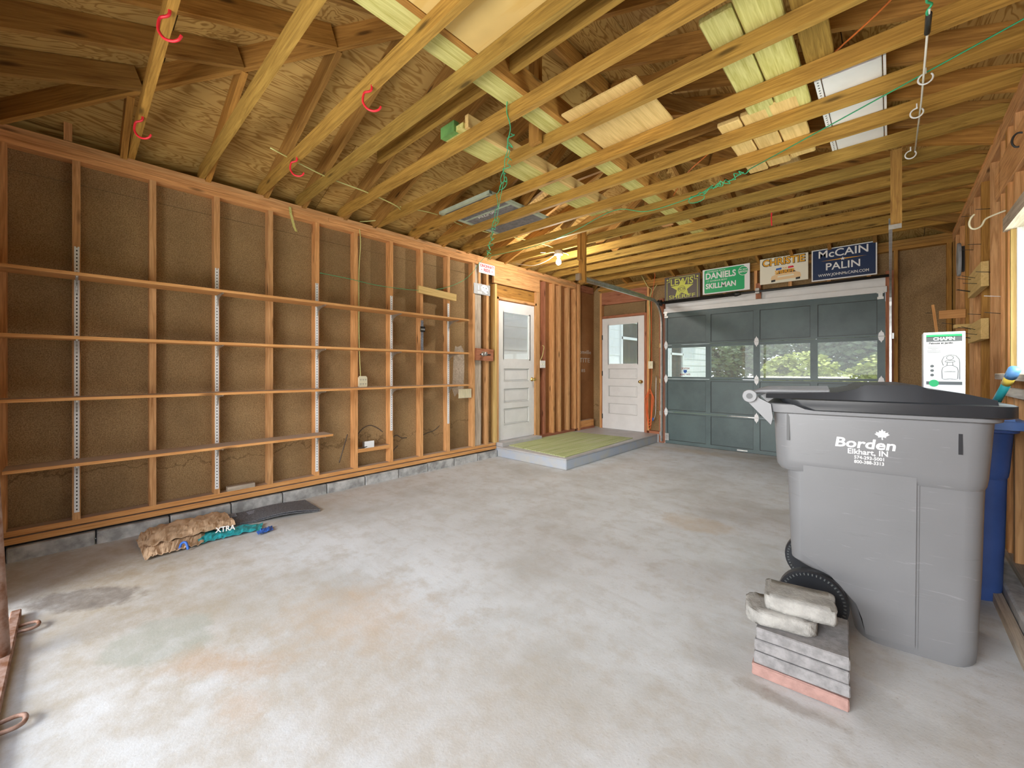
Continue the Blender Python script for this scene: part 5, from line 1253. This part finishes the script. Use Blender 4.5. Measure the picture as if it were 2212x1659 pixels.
PV = [('paver_red', 'reddish square paver at the bottom of the stack before the grey cart', (-.270, 2.030, .0255), .0),
      ('paver', 'grey square paver directly on the reddish paver', (-.2665, 2.033, .0755), .006),
      ('paver', 'grey square paver in the middle of the stack, second below the rough lumps', (-.2650, 2.034, .1245), -.004),
      ('paver', 'grey square paver on top of the stack, under the rough concrete lumps', (-.2630, 2.036, .1720), .005)]
for k, (m_, lab, c, rz) in enumerate(PV): rough_block('paver', c, .305 - .004 * k, .295, .046, math.radians(4) + rz, m_, lab, k + 1, group='stack of pavers')
rough_block('concrete_lump', (-.335, 2.000, .224), .24, .17, .050, math.radians(14), 'rubble', 'lower rounded lump of concrete lying on the paver stack, sticking out left', 21, .010, .005, None, rrect(-.125, .12, -.085, .085, .055, 6))
rough_block('concrete_lump', (-.278, 2.045, .279), .235, .165, .054, math.radians(9), 'rubble', 'upper rough oblong lump of concrete on top of the paver stack', 22, .009, .005, None, rrect(-.118, .12, -.085, .085, .022, 3))

# ------------------------------------------------------------------ things on the floor by the left wall
def sheet(name, P, mat, parent, thick=.006, nu=16, nv=6, zf=None):
    """sheet between four corners, height from zf(u, v)"""
    a, b_, c, d = map(Vector, P); bm = bmesh.new(); G = []
    for side in (0, 1):
        g = []
        for j in range(nv + 1):
            row = []
            for i in range(nu + 1):
                u, v = i / nu, j / nv; p = a.lerp(b_, u).lerp(d.lerp(c, u), v); z = (zf(u, v) if zf else 0)
                row.append(bm.verts.new((p.x, p.y, p.z + z - (thick if side else 0))))
            g.append(row)
        G.append(g)
    for j in range(nv):
        for i in range(nu):
            bm.faces.new((G[0][j][i], G[0][j][i + 1], G[0][j + 1][i + 1], G[0][j + 1][i])); bm.faces.new((G[1][j][i], G[1][j + 1][i], G[1][j + 1][i + 1], G[1][j][i + 1]))
    for j in range(nv):
        for i in (0, nu): bm.faces.new((G[0][j][i], G[0][j + 1][i], G[1][j + 1][i], G[1][j][i]))
    for i in range(nu):
        for j in (0, nv): bm.faces.new((G[0][j][i], G[0][j][i + 1], G[1][j][i + 1], G[1][j][i]))
    return put(name, mesh_of(bm), mat, parent, smooth=False)
t = T('shingle_strip', (-3.88, 1.15, 0), 'two stacked strips of dark grey granulated roof shingle on the floor by the left wall', 'shingles')
sheet('shingle', [(-3.81, .78, .010), (-3.645, 1.46, .010), (-4.02, 1.47, .012), (-4.085, .78, .012)], 'shingle', t, .006, 16, 5, lambda u, v: .022 * math.sin(math.pi * min(1, max(0, u * 1.5 - .45))) * (1 - v * .5))
sheet('shingle', [(-3.82, .78, .018), (-3.655, 1.47, .018), (-4.025, 1.475, .020), (-4.09, .78, .020)], 'shingle', t, .006, 16, 5, lambda u, v: .026 * math.sin(math.pi * min(1, max(0, u * 1.5 - .45))) * (1 - v * .5))
sheet('shingle_tab', [(-3.95, 1.0, .0225), (-3.935, 1.16, .0225), (-4.02, 1.17, .0235), (-4.03, 1.0, .0235)], 'shingle_light', t, .003, 6, 3, lambda u, v: .010 * (u * .6 + .1))
sheet('shingle_tab', [(-3.99, .78, .0225), (-3.97, .92, .0225), (-4.06, .93, .0235), (-4.08, .78, .0235)], 'shingle_light', t, .003, 6, 3, lambda u, v: .004)
import mathutils.noise as mn
def crumple(name, outline_fn, mat, parent, nu=40, nv=16, base=.02, amp=.03, seed=0.0, thick=.003):
    return sheet(name, outline_fn, mat, parent, thick, nu, nv, lambda u, v: base * (math.sin(math.pi * min(max(u, .02), .98)) ** .5) * (math.sin(math.pi * min(max(v, .03), .97)) ** .5) + amp * abs(mn.noise(Vector((u * 6 + seed, v * 3.1, seed)))) + amp * .5 * abs(mn.noise(Vector((u * 15, v * 8, seed + 3)))))
t = T('paper_bag', (-3.85, .58, 0), 'crumpled brown kraft paper bag flattened on the floor by the left wall', 'paper bag')
crumple('lower_layer', [(-3.52, .31, .004), (-3.55, .62, .004), (-4.00, .74, .004), (-3.96, .30, .004)], 'paper', t, 40, 14, .025, .03, 1.3)
crumple('upper_layer', [(-3.66, .34, .035), (-3.71, .85, .030), (-4.10, .86, .035), (-4.08, .38, .035)], 'paper', t, 44, 18, .035, .032, 4.7)
crumple('torn_flap', [(-3.85, .30, .02), (-3.80, .42, .02), (-4.08, .45, .03), (-4.05, .33, .02)], 'paper', t, 16, 8, .03, .03, 9.1)
t = T('teal_bag', (-3.65, .8, 0), 'flattened teal and blue printed bag poking out from under the brown paper bag', 'bag')
crumple('bag', [(-3.575, .58, .004), (-3.54, .98, .004), (-3.68, 1.03, .004), (-3.80, .60, .004)], 'p_teal', t, 30, 8, .018, .022, 2.2)
crumple('torn_corner', [(-3.44, .93, .004), (-3.47, 1.04, .004), (-3.56, 1.06, .004), (-3.52, .94, .004)], 'p_blue', t, 12, 6, .012, .02, 6.2)
text('lettering', 'XTRA', .07, Matrix.Translation((-3.60, .76, .062)) @ Matrix.Rotation(1.35, 4, 'Z') @ Matrix.Rotation(.5, 4, 'X'), 'p_white', t, bold=.02, fit=.12)
tube('blue_tie', [(-3.56, .49, .01), (-3.55, .50, .05), (-3.53, .52, .055), (-3.515, .53, .01)], .008, 'p_blue', t, 8)

# ------------------------------------------------------------------ rusty track post and threshold at the open bay
t = T('bay_track_post', (-2.70, -.18, 0), 'rusty steel post standing on the left edge of the photo', 'post')
tube('post', [(-2.735, -.212, .0), (-2.735, -.300, 2.3)], .030, 'rust', t, 14, curve=False)
t = T('bay_threshold', (-2.6, -.2, 0), 'rusty angle iron threshold with bent rod loops along the open bay floor', 'threshold')
box('angle_iron', -3.20, -1.6, -.215, -.180, 0.0, .038, 'rust', t, bev=.004); box('angle_leg', -3.20, -1.6, -.290, -.215, 0.0, .010, 'rust', t)
for x in (-2.99, -2.21):
    tube('rod_loop', [(x - .03, -.185, .022), (x - .035, -.14, .022), (x - .02, -.118, .022), (x + .02, -.118, .022), (x + .035, -.14, .022), (x + .03, -.185, .022)], .0075, 'rust', t, 8)

# ------------------------------------------------------------------ outside: grass, drive, the house wing, shrubs
M['grass'] = plain('lawn_grass', (0.20, 0.28, 0.07), 0.9, var=0.25, scale=2.0, spec=0.1)
M['leaf_y'] = plain('yellow_green_leaves', (0.50, 0.52, 0.12), 0.6, var=0.25, scale=3.0)
M['leaf_d'] = plain('dark_green_leaves', (0.22, 0.27, 0.14), 0.6, var=0.25, scale=3.0)
M['leaf_s'] = plain('blue_green_needles', (0.20, 0.27, 0.24), 0.7, var=0.2, scale=3.0)
M['bark'] = plain('bark', (0.14, 0.10, 0.07), 0.9, var=0.2)
g = abox('lawn', -40, 40, 6.98, 60, -.25, -.15, 'grass'); g['kind'] = 'structure'
g = abox('lawn', -40, 40, -30, -1.25, -.25, -.16, 'grass'); g['kind'] = 'structure'
g = abox('lawn', 1.0, 40, -1.25, 6.98, -.25, -.15, 'grass'); g['kind'] = 'structure'
g = abox('driveway', -4.2, 1.2, -14, -1.21, -.15, -.02, 'step_top'); g['kind'] = 'structure'
g = abox('driveway', -3.4, 1.5, 6.98, 13.5, -.15, -.06, 'step_top'); g['kind'] = 'structure'
hs = T('house_wing', (-5.6, 10, -.1), 'white clapboard house wing seen through the glass of the doors', 'house')
HX = -5.25
abox('wall', HX - .2, HX - .03, 2.0, 17.2, -.15, 3.6, 'white', hs)
z = -.15; k = 0
WN = [(9.9, 11.35, 1.30, 2.60), (13.2, 14.3, .9, 2.35)]
while z < 3.5:
    segs = [(2.0, 17.2)]
    for wy0, wy1, wz0, wz1 in WN:
        if z + .22 > wz0 and z < wz1:
            segs = [s for a, b_ in segs for s in ((a, min(b_, wy0)), (max(a, wy1), b_)) if s[1] - s[0] > .05]
    for a, b_ in segs:
        bm = bmesh.new(); v = [bm.verts.new(p) for p in ((HX - .03, a, z), (HX - .012, a, z), (HX - .020, a, z + .222), (HX - .03, a, z + .222), (HX - .03, b_, z), (HX - .012, b_, z), (HX - .020, b_, z + .222), (HX - .03, b_, z + .222))]
        for f_ in ((0, 1, 2, 3), (7, 6, 5, 4), (0, 4, 5, 1), (1, 5, 6, 2), (2, 6, 7, 3)): bm.faces.new([v[i] for i in f_])
        put('clapboard', mesh_of(bm), 'white', hs)
    z += .222
for wy0, wy1, wz0, wz1 in WN:
    bm = bmesh.new(); zm = (wz0 + wz1) / 2 + .15
    for q in ((wy0 - .03, wy0 + .06, wz0 - .04, wz1 + .04), (wy1 - .06, wy1 + .03, wz0 - .04, wz1 + .04), (wy0, wy1, wz0 - .04, wz0 + .06), (wy0, wy1, wz1 - .06, wz1 + .04), (wy0, wy1, zm - .035, zm + .035)): bbox(bm, HX - .03, HX + .03, *q)
    wf_ = put('window_frame', mesh_of(bm), 'white', hs)
    bm = bmesh.new(); bbox(bm, HX - .03, HX - .022, wy0 + .05, wy1 - .05, wz0 + .05, wz1 - .05); pm = put('pane', mesh_of(bm), None, wf_)
    if 'dark_glass' not in M:
        m_, nt_, b_s = new_mat('reflecting_dark_glass'); b_s.inputs['Base Color'].default_value = (.05, .06, .05, 1); b_s.inputs['Roughness'].default_value = .05; M['dark_glass'] = m_
    pm.data.materials.append(M['dark_glass'])
box('roof_edge', HX - .3, HX + .35, 2.0, 15.9, 3.5, 3.7, 'white', hs)
def foliage(name, c, rx, ry, rz_, n, size, mat, label, seed, cone=False, trunk=None):
    t = T(name, (c[0], c[1], -.15), label, 'tree' if trunk else 'shrub'); rr = random.Random(seed); vs = []; fs = []
    lumps = [(rr.gauss(0, .45), rr.gauss(0, .45), rr.gauss(0, .4), .35 + rr.random() * .4) for _ in range(12)]
    for i in range(n):
        if cone:
            h = rr.random() ** 1.3; r_ = (1 - h) * (0.75 + .25 * rr.random()); a = rr.random() * 6.283; p = Vector((c[0] + rx * r_ * math.cos(a), c[1] + ry * r_ * math.sin(a), c[2] - rz_ + 2 * rz_ * h))
        else:
            L = lumps[i % 12]; d = Vector((rr.gauss(0, 1), rr.gauss(0, 1), rr.gauss(0, 1))).normalized() * L[3] * (.7 + .3 * rr.random())
            p = Vector((c[0] + rx * (L[0] * .9 + d.x), c[1] + ry * (L[1] * .9 + d.y), c[2] + rz_ * (L[2] * .9 + d.z)))
        p.z = max(p.z, -.14)
        q = Vector((rr.gauss(0, 1), rr.gauss(0, 1), rr.gauss(0, 1))).normalized(); a_, b_ = frame_at(q); s = size * (.6 + .8 * rr.random()); k0 = len(vs)
        vs += [p + a_ * s, p + b_ * s * .55, p - a_ * s, p - b_ * s * .55]; fs.append((k0, k0 + 1, k0 + 2, k0 + 3))
    me = bpy.data.meshes.new('leaves'); me.from_pydata([tuple(v) for v in vs], [], fs); f_o = put('foliage', me, mat, t); f_o['kind'] = 'stuff'
    tube('trunk', [(c[0], c[1], -.15), (c[0] + .05, c[1], (c[2] if not trunk else trunk))], .05 if not trunk else .16, 'bark', t, 8)
    return t
foliage('shrub', (-2.3, 16.5, .75), 1.5, .9, .95, 8000, .085, 'leaf_y', 'yellow-green leafy shrub seen through the third pane of the overhead door', 4)
foliage('shrub', (.7, 18.6, .9), 1.4, .9, 1.1, 8000, .085, 'leaf_y', 'yellow-green leafy shrub seen through the rightmost pane of the overhead door', 5)
foliage('tree', (-5.6, 22, 2.5), 2.0, 1.6, 1.8, 9000, .13, 'leaf_d', 'dark leafy tree seen through the second pane of the overhead door', 6, trunk=2.5)
foliage('tree', (-.3, 27, 2.9), 4.6, 1.6, 2.3, 14000, .17, 'leaf_d', 'broad dark tree behind the yellow-green shrubs', 8, trunk=3.0)
foliage('spruce', (2.3, 22.5, 2.1), 1.3, 1.3, 2.4, 6000, .08, 'leaf_s', 'blue-green spruce at the right edge of the rightmost pane', 7, cone=True, trunk=3.5)
